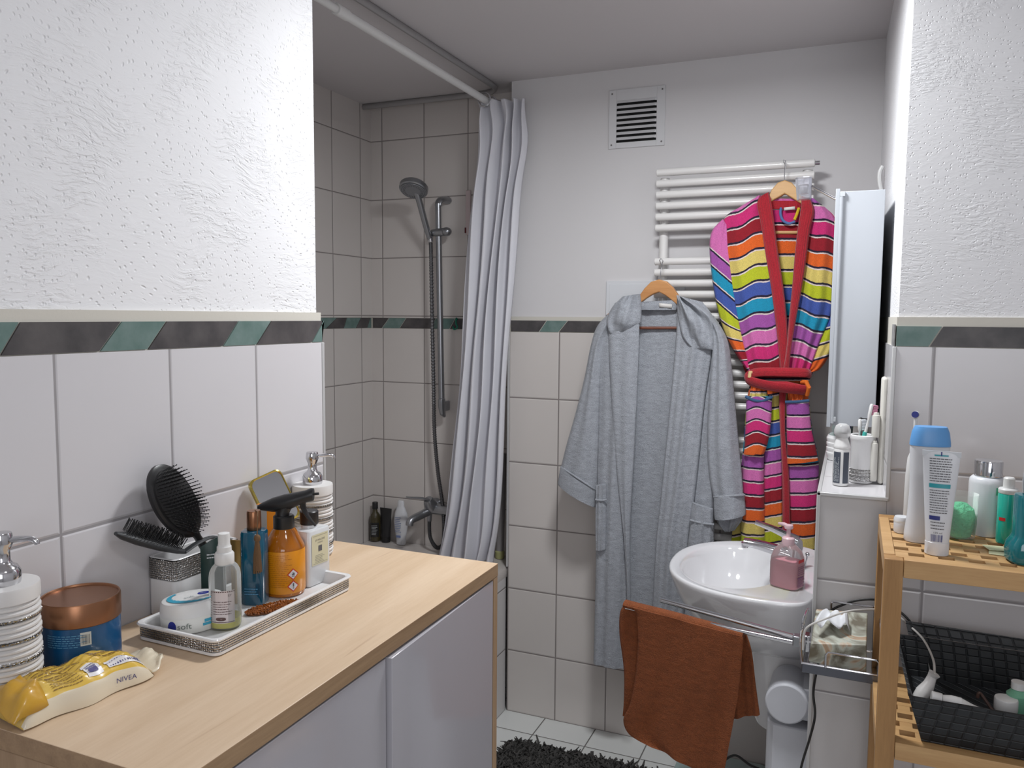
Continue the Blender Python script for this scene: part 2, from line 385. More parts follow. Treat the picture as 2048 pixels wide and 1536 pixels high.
# low tiled ledge that carries the basin
b = MB(); b.box((-.055, 1.845, 0), (.0795, 2.85, 1.199), mis=[3, 0, 1, 0, 0, 2])
struct(b.build('wall_ledge', [T_side, T_box, T_ledge, T_side], smooth=0), 'half-height tiled ledge under the mirror cabinet')

# slanted slate and green stone band : list of (top, bottom, is_green) cuts along the wall
def band(name, P0, du, n, cuts, first_green, z0, z1, u0, u1, label):
    """P0 origin on the wall, du direction along it, n out of it; cuts = [(u_top, u_bottom)]"""
    b = MB(); P0, du, n = V(P0), V(du), V(n); g = .0016
    seq = [(u0, u0)]+cuts+[(u1, u1)]; gr = first_green
    for (a, c), (d, e) in zip(seq, seq[1:]):
        q = [(a+g, z1-.0015), (c+g, z0+.0015), (e-g, z0+.0015), (d-g, z1-.0015)]
        vs = [P0+du*u+V((0, 0, z))-n*.002 for u, z in q]+[P0+du*u+V((0, 0, z))+n*.0012 for u, z in q]
        b.add(vs, [(0, 1, 2, 3), (7, 6, 5, 4), (0, 4, 5, 1), (1, 5, 6, 2), (2, 6, 7, 3), (3, 7, 4, 0)], 0 if gr else 1); gr = not gr
    struct(b.build(name, [GREEN, SLATE], smooth=0), label)
def ucut(tops, bots, axis, K, zt=ZB1, y0=640, y1=700):
    f = (lambda x, y: PX(x, y, K).y) if axis == 'Y' else (lambda x, y: PY(x, y, K).x)
    return [(f(a, y0), f(c, y1)) for a, c in zip(tops, bots)]
cl = ucut([40, 243, 333, 477, 543, 648], [0, 200, 296, 447, 514, 625], 'Y', -1.01)
pre = [(cl[0][0]-.30, cl[0][1]-.30), (cl[0][0]-.11, cl[0][1]-.11)]
band('trim_1', (-1.0115, 0, 0), (0, 1, 0), (1, 0, 0), pre+cl, True, ZB0, ZB1, -.2, 1.3785, 'slanted dark and green stone band on the left wall')
band('trim_2', (-1.931, 0, 0), (0, 1, 0), (1, 0, 0), ucut([674, 694, 722, 741], [652, 688, 712, 735], 'Y', -1.93, y0=634, y1=655), True, ZB0, ZB1, 1.5, 2.985, 'stone band inside the shower, left side')
band('trim_3', (0, 2.991, 0), (1, 0, 0), (0, -1, 0), ucut([778, 812, 871, 910], [764, 799, 861, 899], 'X', 2.99, y0=634, y1=655), False, ZB0, ZB1, -1.9275, -1.225, 'stone band behind the shower rail')
band('trim_4', (0, 2.8515, 0), (1, 0, 0), (0, -1, 0), ucut([1093, 1135], [1078, 1117], 'X', 2.85, y0=643, y1=664)+[(-.72, -.75), (-.6, -.63), (-.42, -.45), (-.3, -.33)], False, ZB0-.003, ZB1-.004, -1.215, .05, 'stone band across the back wall')
band('trim_5', (0, 1.8465, 0), (1, 0, 0), (0, -1, 0), [(PY(1885, 662, 1.845).x, PY(1858, 703, 1.845).x), (.40, .372), (.5, .472), (.75, .722)], True, ZB0, ZB1-.002, .0815, 1.2, 'stone band on the right wall')
# slate end piece round the corner of the right wall
b = MB(); b.box((.0785, 1.8475, ZB0), (.081, 1.95, ZB1), 0); struct(b.build('trim_6', [mat('pale_stone', S(170, 168, 165), .4, var=(70., S(110, 108, 108), (1, 1, 1)))], smooth=0))
# metal corner profiles: left edge of the ledge front, ledge rim, back wall corner beside the bath
ALU = mat('pale_corner_profile', S(196, 196, 196), .35, .15)
b = MB(); b.box((-.0585, 1.8405, 0), (-.0505, 1.8485, 1.2005)); b.box((-.0585, 1.8405, 1.1935), (.0825, 1.8485, 1.2015)); b.box((.0765, 1.8415, 1.1935), (.0845, 1.8485, ZT))
b.box((-.0585, 1.8405, 1.1935), (-.0505, 2.848, 1.2015)); struct(b.build('trim_7', ALU, bevel=.0015), 'pale corner profile around the tiled ledge')
b = MB(); b.box((-1.2255, 2.845, .59), (-1.217, 2.853, 1.515)); struct(b.build('trim_8', ALU, bevel=.0015))
b = MB(); b.box((-1.0155, 1.3745, 1.101), (-1.008, 1.382, ZT)); struct(b.build('trim_9', ALU, bevel=.0015))

# ---------------------------------------------------------------- bathtub
t = thing('bathtub', 'white built-in bathtub along the shower wall, mostly hidden by the cabinet', 'bathtub', (-1.575, 2.18, 0))
b = MB()
def rr(cx, cy, hx, hy, r, n=8):
    o = []
    for sx_, sy_, a0 in ((1, 1, 0), (-1, 1, 90), (-1, -1, 180), (1, -1, 270)):
        for k in range(n+1):
            a = math.radians(a0+90*k/n); o.append((cx+(hx-r)*sx_+r*cos(a), cy+(hy-r)*sy_+r*sin(a)))
    return o
rings = [(-1.576, 2.185, .349, .798, .01, .545), (-1.576, 2.185, .352, .801, .01, .575), (-1.576, 2.185, .349, .799, .012, .586), (-1.576, 2.155, .29, .70, .12, .588), (-1.576, 2.155, .28, .69, .13, .575), (-1.576, 2.15, .24, .60, .15, .3), (-1.576, 2.15, .18, .5, .15, .2)]
vs = []; N = 36
for cx, cy, hx, hy, r, z in rings: vs += [(x, y, z) for x, y in rr(cx, cy, hx, hy, r)]
b.add(vs, [(i*N+j, i*N+(j+1) % N, (i+1)*N+(j+1) % N, (i+1)*N+j) for i in range(6) for j in range(N)]+[tuple(range(6*N, 7*N))])
b.build('tub_shell', mat('bath_enamel', S(206, 200, 196), .2), t, world=True)
b = MB(); b.box((-1.26, 1.385, .001), (-1.2265, 2.848, .545)); b.build('tiled_apron', tile('tile_apron', 'Y', 2.75, .2035, .505, .2525, S(214, 212, 212), DGR, .0019), t, world=True, smooth=0)

# ---------------------------------------------------------------- curtain rod and rail
t = thing('curtain_rod', 'white telescopic curtain rod with a thicker far section', 'curtain rod', (-1.287, 1.38, 2.37))
b = MB(); b.tube([(-1.287, 1.384, 2.383), (-1.287, 2.1, 2.377)], .0105, 16); b.build('thin_tube', WPL, t, world=True)
b = MB(); b.tube([(-1.287, 1.86, 2.379), (-1.287, 2.985, 2.370)], .0132, 16); b.build('thick_tube', WPL, t, world=True)
b = MB(); b.tube([(-1.287, 1.83, 2.3795), (-1.287, 1.88, 2.379)], .0158, 16); b.build('joint_sleeve', WPL, t, world=True)
for q in ([(-1.287, 1.381, 2.383), (-1.287, 1.395, 2.383)], [(-1.287, 2.975, 2.370), (-1.287, 2.989, 2.370)]):
    b = MB(); b.tube(q, .02, 16); b.build('end_cap', WPL, t, world=True)
b = MB(); pth = [(-1.29, 1.383, 2.444)]+[(-1.29, y, 2.444) for y in (1.7, 2.1, 2.5, 2.84)]+[(-1.29-.09*(1-cos(a)), 2.84+.09*sin(a), 2.444) for a in [pi/2*k/8 for k in range(1, 9)]]+[(-1.6, 2.93, 2.444), (-1.928, 2.93, 2.444)]
b.tube(pth, .0125, 10, sq=(.75, .9)); c = b
tag(c.build('curtain_rail', mat('grey_aluminium', S(158, 156, 156), .45, .3)), 'grey metal L-shaped curtain rail under the ceiling above the bath', 'curtain rail')

# ---------------------------------------------------------------- shower curtain, gathered at the end of the rod
CURT = mat('curtain_fabric', S(218, 218, 224), .6, sub=.35, bump=(300., .15, .0006))
def gather(rows, n, m, fn, Y0):
    b = MB(); R = cr(rows, n); vs = []
    for i, (xl, yl, xr, yr) in enumerate(R):
        v = i/n
        for j in range(m+1):
            u = j/m; dx, dy = fn(u, v)
            p = PY(xl+(xr-xl)*u, yl+(yr-yl)*u, Y0); vs.append((p.x+dx, p.y+dy, p.z))
    b.add(vs, [(i*(m+1)+j, i*(m+1)+j+1, (i+1)*(m+1)+j+1, (i+1)*(m+1)+j) for i in range(n) for j in range(m)]); return b
t = thing('shower_curtain', 'white shower curtain gathered at the end of its rod over the bath', 'shower curtain', (-1.27, 2.8, .45))
rows = [(962, 207, 1056, 202), (964, 240, 1058, 245), (960, 300, 1056, 310), (945, 420, 1046, 420), (928, 640, 1030, 640), (915, 830, 1020, 850), (897, 1000, 1005, 1040), (877, 1122, 992, 1122)]
def pl(u, v):
    A = .046*(.7+.3*v)*(.55+.45*sin(3.1*u*pi+2*v+.6)**2)
    ph = 2*pi*(4.4*u+.5*u*u)+.9*sin(2.4*v)+.5*sin(7*v+6*u)
    return (.004*sin(7*v*pi+u*9), A*(sin(ph)*.85+.15*sin(2.3*ph+3*v))-.01*sin(6*v+4*u)-.03)
gather(rows, 70, 150, pl, 2.83).build('cloth', CURT, t, world=True, smooth=80, solid=.0012)
for k, (x, y, dy) in enumerate(((990, 222, -.075), (1003, 214, -.015), (1016, 208, .04))):
    p = V((-1.287, 2.83+dy, 2.3715)); b = MB(); b.tube([p+V((.024*cos(a), .004*cos(a)-.001, .024*sin(a))) for a in [2*pi*i/20 for i in range(20)]], .0032, 8, closed=True); b.build('eyelet', CHR, t, world=True)

# ---------------------------------------------------------------- wall vent
t = thing('air_vent', 'square white louvred air vent high on the back wall', 'vent', (-.737, 2.857, 2.178))
w = .1015; b = MB(); yb, yf = 2.8565, 2.8515; iw, iz = .072, .081
x0, x1, z0, z1 = -.838, -.635, 2.178, 2.383
ix0, ix1, iz0, iz1 = x0+.028, x1-.030, z0+.020, z1-.038
b.box((x0, yf, z0), (ix0, yb, z1)); b.box((ix1, yf, z0), (x1, yb, z1)); b.box((ix0, yf, z0), (ix1, yb, iz0)); b.box((ix0, yf, iz1), (ix1, yb, z1))
b.build('frame', mat('vent_metal', S(212, 212, 214), .4), t, world=True, bevel=.001)
b = MB(); b.box((ix0-.002, 2.8555, iz0-.002), (ix1+.002, 2.8568, iz1+.002)); b.build('slot_shade_sheet', mat('slot_shade_black', (.004, .004, .004), .9), t, world=True)  # black sheet stands in for the shade behind the louvres
pz = (iz1-iz0)/8
for k in range(8):
    z = iz0+pz*k; b = MB()
    b.add([(ix0, yf, z+pz), (ix1, yf, z+pz), (ix1-.008, yf-.006, z+pz*.42), (ix0+.008, yf-.006, z+pz*.42), (ix0, yf+.0015, z+pz), (ix1, yf+.0015, z+pz), (ix1-.008, yf-.0045, z+pz*.42), (ix0+.008, yf-.0045, z+pz*.42), (ix0, yf, z+pz*.42), (ix1, yf, z+pz*.42)],
          [(0, 1, 2, 3), (7, 6, 5, 4), (3, 2, 6, 7), (0, 3, 8), (1, 9, 2)])
    b.build('louvre', mat('vent_metal'), t, world=True, smooth=0)
for x, z in ((x0+.011, z0+.013), (x1-.011, z0+.013), (x0+.011, z1-.013), (x1-.011, z1-.013)):
    b = MB(); b.sphere((x, yf, z), .0032, 10, sq=(1, .5, 1)); b.build('screw', mat('screw_metal', S(110, 108, 108), .4, .6), t, world=True)

b = MB(); b.box((-.836, 2.848, 1.583), (-.55, 2.857, 1.706)); b.box((-.824, 2.8465, 1.592), (-.56, 2.850, 1.695)); 
tag(b.build('access_panel', mat('panel_white', S(214, 216, 220), .45), bevel=.0012), 'white inspection panel on the wall behind the grey bathrobe', 'panel')

# ---------------------------------------------------------------- towel radiator
t = thing('towel_radiator', 'tall white towel radiator of horizontal tubes on the back wall', 'radiator', (-.386, 2.80, .68))
RW = mat('radiator_enamel', S(226, 224, 222), .25, coat=.3)
for g in range(5):
    for k in range(6):
        z = H+.491-.301*g-.0374*k; b = MB(); b.tube([(-.640, 2.766, z), (-.638, 2.766, z), (-.134, 2.766, z), (-.132, 2.766, z)], [.009, .0125, .0125, .009], 18)
        b.build('tube', RW, t, world=True)
for x in (-.617, -.155):
    b = MB(); b.tube([(x, 2.797, H+.475), (x, 2.797, .675)], .0155, 18); b.build('manifold', RW, t, world=True)
    for z in (H+.35, H-.3, H-.6):
        b = MB(); b.tube([(x, 2.80, z), (x, 2.8565 if z > 1.57 else 2.849, z)], .012, 12); b.build('wall_bracket', RW, t, world=True)
b = MB(); b.tube([(-.132, 2.766, H+.491), (-.118, 2.766, H+.491)], .0065, 12); b.build('bleed_valve', CHR, t, world=True)

# ---------------------------------------------------------------- ceiling lamp (out of frame, lights the room)
t = thing('ceiling_lamp', 'round white ceiling lamp above the counter', 'lamp', (LAMP[0], LAMP[1], CZ))
b = MB(); b.lathe([(.09, -.001), (.09, -.05), (.13, -.055), (.13, -.075), (.126, -.078), (.126, -.06), (.001, -.06)], n=48); b.build('housing', WPL, t)
# ================================================================ cabinet under the left wall
CT = 1.101
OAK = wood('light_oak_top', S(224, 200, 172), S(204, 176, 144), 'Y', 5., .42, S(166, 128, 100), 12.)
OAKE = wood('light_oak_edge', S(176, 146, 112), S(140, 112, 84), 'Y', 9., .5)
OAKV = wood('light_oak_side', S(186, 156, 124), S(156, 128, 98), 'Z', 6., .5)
GLOSS = mat('glossy_light_grey', S(184, 182, 188), .10, coat=.4)
t = thing('bathroom_cabinet', 'light oak cabinet with two glossy pale grey doors against the left wall', 'cabinet', (-.8115, .985, 0))
b = MB(); b.box((-1.009, .585, CT-.025), (-.613, 1.386, CT), mis=[1, 1, 1, 1, 1, 0]); b.build('top_panel', [OAK, OAKE], t, world=True, bevel=.0012)
for y0, y1 in ((.586, .602), (1.369, 1.385)):
    b = MB(); b.box((-1.007, y0, .0), (-.6135, y1, CT-.0255)); b.build('side_panel', OAKV, t, world=True, bevel=.001)
b = MB(); b.box((-1.006, .6025, .06), (-.66, 1.3685, .076)); b.build('bottom_panel', OAKV, t, world=True)
b = MB(); b.box((-1.006, .6025, .0765), (-1.0, 1.3685, CT-.026)); b.build('back_panel', OAKV, t, world=True)
b = MB(); b.box((-.66, .6025, .0), (-.645, 1.3685, .0595)); b.build('plinth', OAKV, t, world=True)
b = MB(); b.box((-.632, .604, .078), (-.615, .983, CT-.029)); b.build('door', GLOSS, t, world=True, bevel=.001)
b = MB(); hx, hy = -.632, 1.367
b.box((-.632, .9865, .078), (-.615, 1.3665, CT-.029)); a = math.radians(1.2)
b.map(lambda p: (hx+(p.x-hx)*cos(a)-(p.y-hy)*sin(a), hy+(p.x-hx)*sin(a)+(p.y-hy)*cos(a), p.z)); b.build('door', GLOSS, t, world=True, bevel=.001)

# ---------------------------------------------------------------- ribbed dispensers
RIB = mat('white_ribbed_ceramic', S(222, 220, 218), .35)
def dispenser(loc, rz, label):
    t = thing('soap_dispenser', label, 'soap dispenser', loc, rz, 'ribbed white soap dispensers')
    pr = [(.034, 0), (.0365, .003)]; z = .004; n = 18; hh = .118/n
    for k in range(n):
        r = .0385+.0008*sin(k*1.7); pr += [(r-.0028, z), (r, z+hh*.35), (r, z+hh*.7), (r-.0028, z+hh*.98)]; z += hh
    pr += [(.0365, .1235), (.0392, .1245), (.0392, .1405), (.0385, .1428), (.001, .1435)]
    b = MB(); b.lathe(pr, n=56); body = b.build('ribbed_body', RIB, t, smooth=50)
    for k in (3, 7, 11, 15):
        zz = .004+hh*k; b = MB(); b.lathe([(.0375, zz-.0006), (.0396, zz+.0006), (.0396, zz+.0036), (.0375, zz+.0048)], n=56, cap=False); b.build('glitter_ring', GLT, body)
    b = MB(); b.lathe([(.0185, .143), (.0195, .147), (.0195, .158), (.016, .1645), (.0115, .167), (.0085, .172), (.0085, .184), (.0105, .188), (.0125, .194), (.0115, .2045), (.0105, .2065), (.001, .2072)], n=32)
    p = b.build('pump', CHR, t, smooth=40)
    b = MB(); b.tube(cr([(.006, 0, .197), (.02, 0, .1985), (.034, 0, .199), (.041, 0, .196), (.0425, 0, .192)], 14), [.0042-.0012*i/14 for i in range(15)], 12); b.build('spout', CHR, p)
    return t
p = PZ(18, 1390, CT); dispenser((p.x, p.y, CT), math.radians(25), 'white ribbed dispenser at the left picture edge beside the copper-lidded jar')
p = PZ(627, 1109, CT); dispenser((p.x, p.y, CT), math.radians(38), 'white ribbed dispenser at the wall corner behind the tray')

# ---------------------------------------------------------------- blue jar with copper lid
p = PZ(166, 1320, CT); k = mpp(p); COP = mat('brushed_copper', S(152, 108, 80), .32, .9, bump=(200., .1, .0004))
TEAL = mat('deep_blue_plastic', S(8, 78, 128), .28, coat=.3)
t = thing('cream_jar', 'round dark blue cosmetic jar with a copper lid beside the ribbed dispenser', 'jar', (p.x, p.y, CT))
r = 74*k*.97; b = MB(); b.lathe([(r*.93, 0), (r*.985, .003), (r*.985, .062), (r*.9, .064)], n=56); jb = b.build('jar_body', TEAL, t)
b = MB(); b.lathe([(r*.99, .0615), (r*1.01, .0625), (r*1.01, .0905), (r*.985, .093), (r*.95, .0925), (r*.93, .0905), (.001, .0895)], n=56); b.build('lid', COP, t)
Sf = cyl(0, 0, r*.985, .0004, math.radians(-62)); b = MB(); b.lines(Sf, -.026, .026, .036, .054, 6, nu=2, fill=.35); b.build('printed_text', mat('pale_blue_print', S(90, 150, 190), .5), jb)
b = MB(); b.patch(cyl(0, 0, r*.985, .0003, math.radians(-62)), .018, .031, .038, .056, 4); 
b.build('barcode_field', mat('pale_label', S(200, 205, 205), .5), jb)
b = MB(); b.bars(cyl(0, 0, r*.985, .0006, math.radians(-62)), .0195, .0295, .040, .053, 16); b.build('barcode', INK, jb)

# ---------------------------------------------------------------- wipes pack, a crumpled pillow
YEL = mat('yellow_film', S(222, 182, 62), .28, coat=.4, bump=(25., .25, .004), var=(7., S(226, 192, 96), (1, 1, 1)))
FILM = mat('pale_film', S(226, 214, 190), .22, coat=.5, bump=(25., .2, .004))
c0 = V((-.879, .678, CT)); wa = math.radians(81)                     # long axis direction
la, sa = V((cos(wa), sin(wa), 0)), V((sin(wa), -cos(wa), 0))          # along, across (towards the room)
LW, WW, HW = .164, .086, .032
def wipe(u, v, top=True):                                             # u along -1..1, v across -1..1
    e = 1-abs(u)**6; w = WW/2*(1-.06*abs(u)**3); h = HW*(max(0, 1-abs(v)**4))**.5*(max(.02, e))**.7
    cz = .0022*sin(9*u+3*v)+.0016*sin(17*u-7*v+1)+.001*sin(31*v+5*u)
    return c0+la*(u*LW/2)+sa*(v*w+.003*sin(7*u+2))+V((0, 0, (.004+h+cz*(1-abs(v)**3)*max(0, e)**.5) if top else .0008+.002*abs(u)))
t = thing('wipes_pack', 'crumpled yellow pack of wipes lying at the near left of the cabinet top', 'wipes pack', tuple(c0))
b = MB(); nu, nv = 48, 30
vs = [wipe(-1+2*i/nu, -1+2*j/nv) for i in range(nu+1) for j in range(nv+1)]+[wipe(-1+2*i/nu, -1+2*j/nv, False) for i in range(nu+1) for j in range(nv+1)]
W = nv+1; O = (nu+1)*W; fs = []; ms = []
for i in range(nu):
    for j in range(nv):
        fs.append((i*W+j, i*W+j+1, (i+1)*W+j+1, (i+1)*W+j)); ms.append(0 if j/nv < .93 else 1)
        fs.append((O+i*W+j, O+(i+1)*W+j, O+(i+1)*W+j+1, O+i*W+j+1)); ms.append(1)
for i in range(nu):
    for j in (0, nv): fs.append((i*W+j, (i+1)*W+j, O+(i+1)*W+j, O+i*W+j)); ms.append(1 if j else 0)
for j in range(nv):
    for i in (0, nu): fs.append((i*W+j, i*W+j+1, O+i*W+j+1, O+i*W+j)); ms.append(0)
o0 = len(b.f); b.add(vs, fs); b.m[o0:] = ms
body = b.build('film_body', [YEL, FILM], t, world=True, smooth=60)
def flap(us, name, m):
    b = MB(); vs = []
    for i in range(9):
        for j in range(15):
            q, v = i/8, -1+2*j/14; e = c0+la*(us*(LW/2+.036*q*(1-.25*abs(v))))+sa*(v*(WW/2*.92-.012*q)+.004*sin(5*q))
            vs.append(e+V((0, 0, .007+.006*q+.0035*sin(5*v+4*q)*q+.001*sin(17*v)*q)))
    b.add(vs, [(i*15+j, i*15+j+1, (i+1)*15+j+1, (i+1)*15+j) for i in range(8) for j in range(14)]); b.build(name, m, t, world=True, smooth=70, solid=.0012)
flap(1, 'sealed_end', FILM); 
b = MB(); vs = []
for i in range(11):                                                   # the near end is folded back over the top
    for j in range(17):
        q, v = i/10, -1+2*j/16; u = -1.02+.40*q
        base = wipe(max(-.97, u), v*.96); vs.append(base+V((0, 0, .0035+.007*sin(pi*min(1, q*1.1))*(1-v*v)**.5+.0025*sin(7*v+5*q)))+la*(-.012*(1-q)))
b.add(vs, [(i*17+j, i*17+j+1, (i+1)*17+j+1, (i+1)*17+j) for i in range(10) for j in range(16)])
b.build('folded_end', mat('ochre_film', S(206, 158, 50), .3, coat=.3, bump=(25., .2, .003)), t, world=True, smooth=70, solid=.001)
def wp(off):
    def f(x, y):                                                      # x along the pack in m, y across in m
        return wipe(x/(LW/2), -y/.052)+V((0, 0, off))
    return f
b = MB(); b.patch(wp(.0009), .030, .074, -.040, -.022, 12, 5); b.patch(wp(.0009), .000, .022, -.040, -.015, 8, 6); lab = b.build('white_fields', mat('label_white', S(225, 222, 222), .35), body, world=True)
b = MB(); b.bars(wp(.0014), .033, .072, -.037, -.025, 26); b.build('barcode', mat('violet_ink', S(80, 78, 130), .5), body, world=True)
b = MB(); b.lines(wp(.0014), .003, .020, -.036, -.018, 4, fill=.45, seed=9); b.patch(wp(.0015), .006, .017, -.034, -.026, 4, 2); b.build('symbol_block', mat('violet_ink'), body, world=True)
b = MB(); b.lines(wp(.0010), -.045, .020, -.012, .040, 13, fill=.32, nu=2, seed=4, ragged=.5); b.lines(wp(.0010), -.040, -.006, -.042, -.013, 9, fill=.32, nu=2, seed=5); b.lines(wp(.0010), .026, .070, .000, .022, 4, fill=.3, nu=2, seed=6)
b.build('fine_print', mat('brown_print', S(140, 110, 50), .5), body, world=True)
sidef = lambda u, v: wipe(u/(LW/2), .93)+sa*(.0022)+V((0, 0, v-.009))
b = MB(); b.text(sidef, 'NIVEA', .045, .0, .009); b.patch(sidef, .028, .062, -.005, -.0035, 4); b.build('brand_print', mat('violet_ink'), body, world=True)

# ---------------------------------------------------------------- white box with a rhinestone border
t = thing('brush_box', 'square white box with a rhinestone border holding two hairbrushes', 'box', (-.98, .985, CT))
bx0, bx1, by0, by1, bh = -1.009, -.950, .914, 1.056, .095
b = MB(); w = .005; r0 = lambda k, z, rr_=.010: [(x, y, z) for x, y in rr((bx0+bx1)/2, (by0+by1)/2, (bx1-bx0)/2-k, (by1-by0)/2-k, rr_, 5)]
rs = [r0(.002, CT), r0(0, CT+.003), r0(0, CT+.060), r0(.0015, CT+.0605), r0(.0015, CT+.0935), r0(0, CT+.094), r0(0, CT+bh-.001), r0(.001, CT+bh), r0(.004, CT+bh), r0(.005, CT+bh-.001), r0(.006, CT+.004)]
N = 24; vs = [q for r_ in rs for q in r_]
b.add(vs, [(i*N+j, i*N+(j+1) % N, (i+1)*N+(j+1) % N, (i+1)*N+j) for i in range(len(rs)-1) for j in range(N)]+[tuple(range(N))[::-1], tuple(range((len(rs)-1)*N, len(rs)*N))])
b.build('box_body', WHT, t, world=True)
b = MB(); rs = [r0(.0016, CT+.061), r0(-.0008, CT+.0615), r0(-.0008, CT+.093), r0(.0016, CT+.0935)]; vs = [q for r_ in rs for q in r_]
b.add(vs, [(i*N+j, i*N+(j+1) % N, (i+1)*N+(j+1) % N, (i+1)*N+j) for i in range(3) for j in range(N)]); b.build('glitter_border', GLT, t, world=True)

# ---------------------------------------------------------------- hairbrushes
RUB = mat('black_rubber', (.010, .010, .011), .55)
def frame_from(o, x, n):
    x = V(x).normalized(); n = (V(n)-x*V(n).dot(x)).normalized(); y = n.cross(x)
    o = V(o); return lambda p: o+x*p[0]+y*p[1]+n*p[2]
hp = PX(408, 1092, -.962); tp = PX(308, 940, -.985); ax = (tp-hp)
dv = (hp+tp)/2-EYE; dv.normalize(); nn = .80*cR-.42*dv+.15*cU
Fb = frame_from(hp, ax, nn); Lb = ax.length
t = thing('paddle_brush', 'black oval paddle hairbrush standing in the white box', 'hairbrush', tuple(hp))
b = MB(); pc = Lb-.062; rings = []
for k, z in ((.96, -.006), (1, -.002), (1, .003), (.93, .0055)):
    rings.append([Fb((pc+.066*k*cos(a)*(1 if cos(a) > 0 else 1.05), .040*k*sin(a), z)) for a in [2*pi*i/40 for i in range(40)]])
vs = [p for r_ in rings for p in r_]; b.add(vs, [(i*40+j, i*40+(j+1) % 40, (i+1)*40+(j+1) % 40, (i+1)*40+j) for i in range(3) for j in range(40)]+[tuple(range(40))[::-1], tuple(range(120, 160))])
b.build('oval_head', BLK, t, world=True)
b = MB(); b.tube([Fb((x, 0, -.001)) for x in (-.045, -.02, .0, .02, pc-.05)], [.0085, .0105, .0095, .008, .014], 16, sq=(1, .7)); b.build('handle', BLK, t, world=True)
b = MB(); N = 36; rings = []
for k, z in ((.86, .005), (.84, .0075), (.6, .0105), (.3, .0118), (.02, .012)): rings.append([Fb((pc+.066*k*cos(a), .040*k*sin(a), z)) for a in [2*pi*i/N for i in range(N)]])
b.add([p for r_ in rings for p in r_], [(i*N+j, i*N+(j+1) % N, (i+1)*N+(j+1) % N, (i+1)*N+j) for i in range(4) for j in range(N)]+[tuple(range(4*N, 5*N))]); cu = b.build('rubber_cushion', RUB, t, world=True)
b = MB()
for i in range(-10, 11):
    for j in range(-6, 7):
        x, y = i*.0056+(.0028 if j % 2 else 0), j*.0056
        if (x/.056)**2+(y/.034)**2 < 1:
            z0 = .0115-.005*((x/.056)**2+(y/.034)**2); sp = .12
            b.tube([Fb((pc+x, y, z0)), Fb((pc+x*(1+sp), y*(1+sp), z0+.0185))], .00055, 4); b.sphere(Fb((pc+x*(1+sp), y*(1+sp), z0+.019)), .0011, 6)
br = b.build('bristles', BLK, cu, world=True); br['kind'] = 'stuff'
# vent brush, lying on the box rim
GRY = mat('dark_grey_plastic', S(52, 54, 56), .5)
hp = PX(368, 1098, -.958); tp = PX(234, 1062, -.985); ax = tp-hp; nn = V((.35, .45, .85)); Fb = frame_from(hp, ax, nn); Lb = ax.length
t = thing('vent_brush', 'dark grey bristle hairbrush lying across the rim of the white box', 'hairbrush', tuple(hp))
b = MB()
b.tube([Fb((x, 0, -.004-.002*sin(pi*x/Lb))) for x in (-.004, .01, .04, .08, Lb-.012, Lb)], [.006, .010, .0125, .013, .011, .005], 14, sq=(1, .55)); b.build('head', GRY, t, world=True)
b = MB(); b.tube(cr([tuple(Fb((0, .004, -.004))), tuple(PX(395, 1086, -.958)), tuple(PX(425, 1074, -.962)), tuple(PX(458, 1080, -.965))], 16), .0045, 10, sq=(1.3, .6)); b.build('handle', GRY, t, world=True)
b = MB()
for i in range(17):
    for j in range(-3, 4):
        x = .012+i*(Lb-.02)/17; y = j*.0036; lean = .004*sin(i*1.3+j)
        b.tube([Fb((x, y, .001)), Fb((x+lean*.4, y*1.25, .019))], .0007, 4); b.sphere(Fb((x+lean*.4, y*1.25, .0195)), .0012, 6)
b.build('bristles', BLK, t, world=True)['kind'] = 'stuff'

# ---------------------------------------------------------------- tray
ta = math.radians(-1.5); tc = V((-.866, .990, CT)); TL, TWd = .320, .160
tu, tv = V((cos(ta), sin(ta), 0)), V((-sin(ta), cos(ta), 0))
t = thing('tray', 'long white tray with a rhinestone side border full of cosmetics', 'tray', tuple(tc))
def tr(k, z, r_=.012): return [tuple(tc+tu*x+tv*y+V((0, 0, z))) for x, y in rr(0, 0, TWd/2+k, TL/2+k, r_, 5)]
rs = [tr(-.006, 0), tr(-.003, .002), tr(-.003, .006), tr(-.0045, .0065), tr(-.0045, .0215), tr(-.001, .022), tr(0, .0245), tr(-.001, .0265), tr(-.004, .027), tr(-.007, .0255), tr(-.012, .009), tr(-.014, .0075)]
N = 24; b = MB(); b.add([q for r_ in rs for q in r_], [(i*N+j, i*N+(j+1) % N, (i+1)*N+(j+1) % N, (i+1)*N+j) for i in range(len(rs)-1) for j in range(N)]+[tuple(range(N))[::-1], tuple(range((len(rs)-1)*N, len(rs)*N))])
b.build('tray_body', WHT, t, world=True)
rs = [tr(-.0047, .0066), tr(-.0028, .007), tr(-.0028, .021), tr(-.0047, .0214)]; b = MB(); b.add([q for r_ in rs for q in r_], [(i*N+j, i*N+(j+1) % N, (i+1)*N+(j+1) % N, (i+1)*N+j) for i in range(3) for j in range(N)]); b.build('glitter_border', GLT, t, world=True)
TZ = CT+.0078

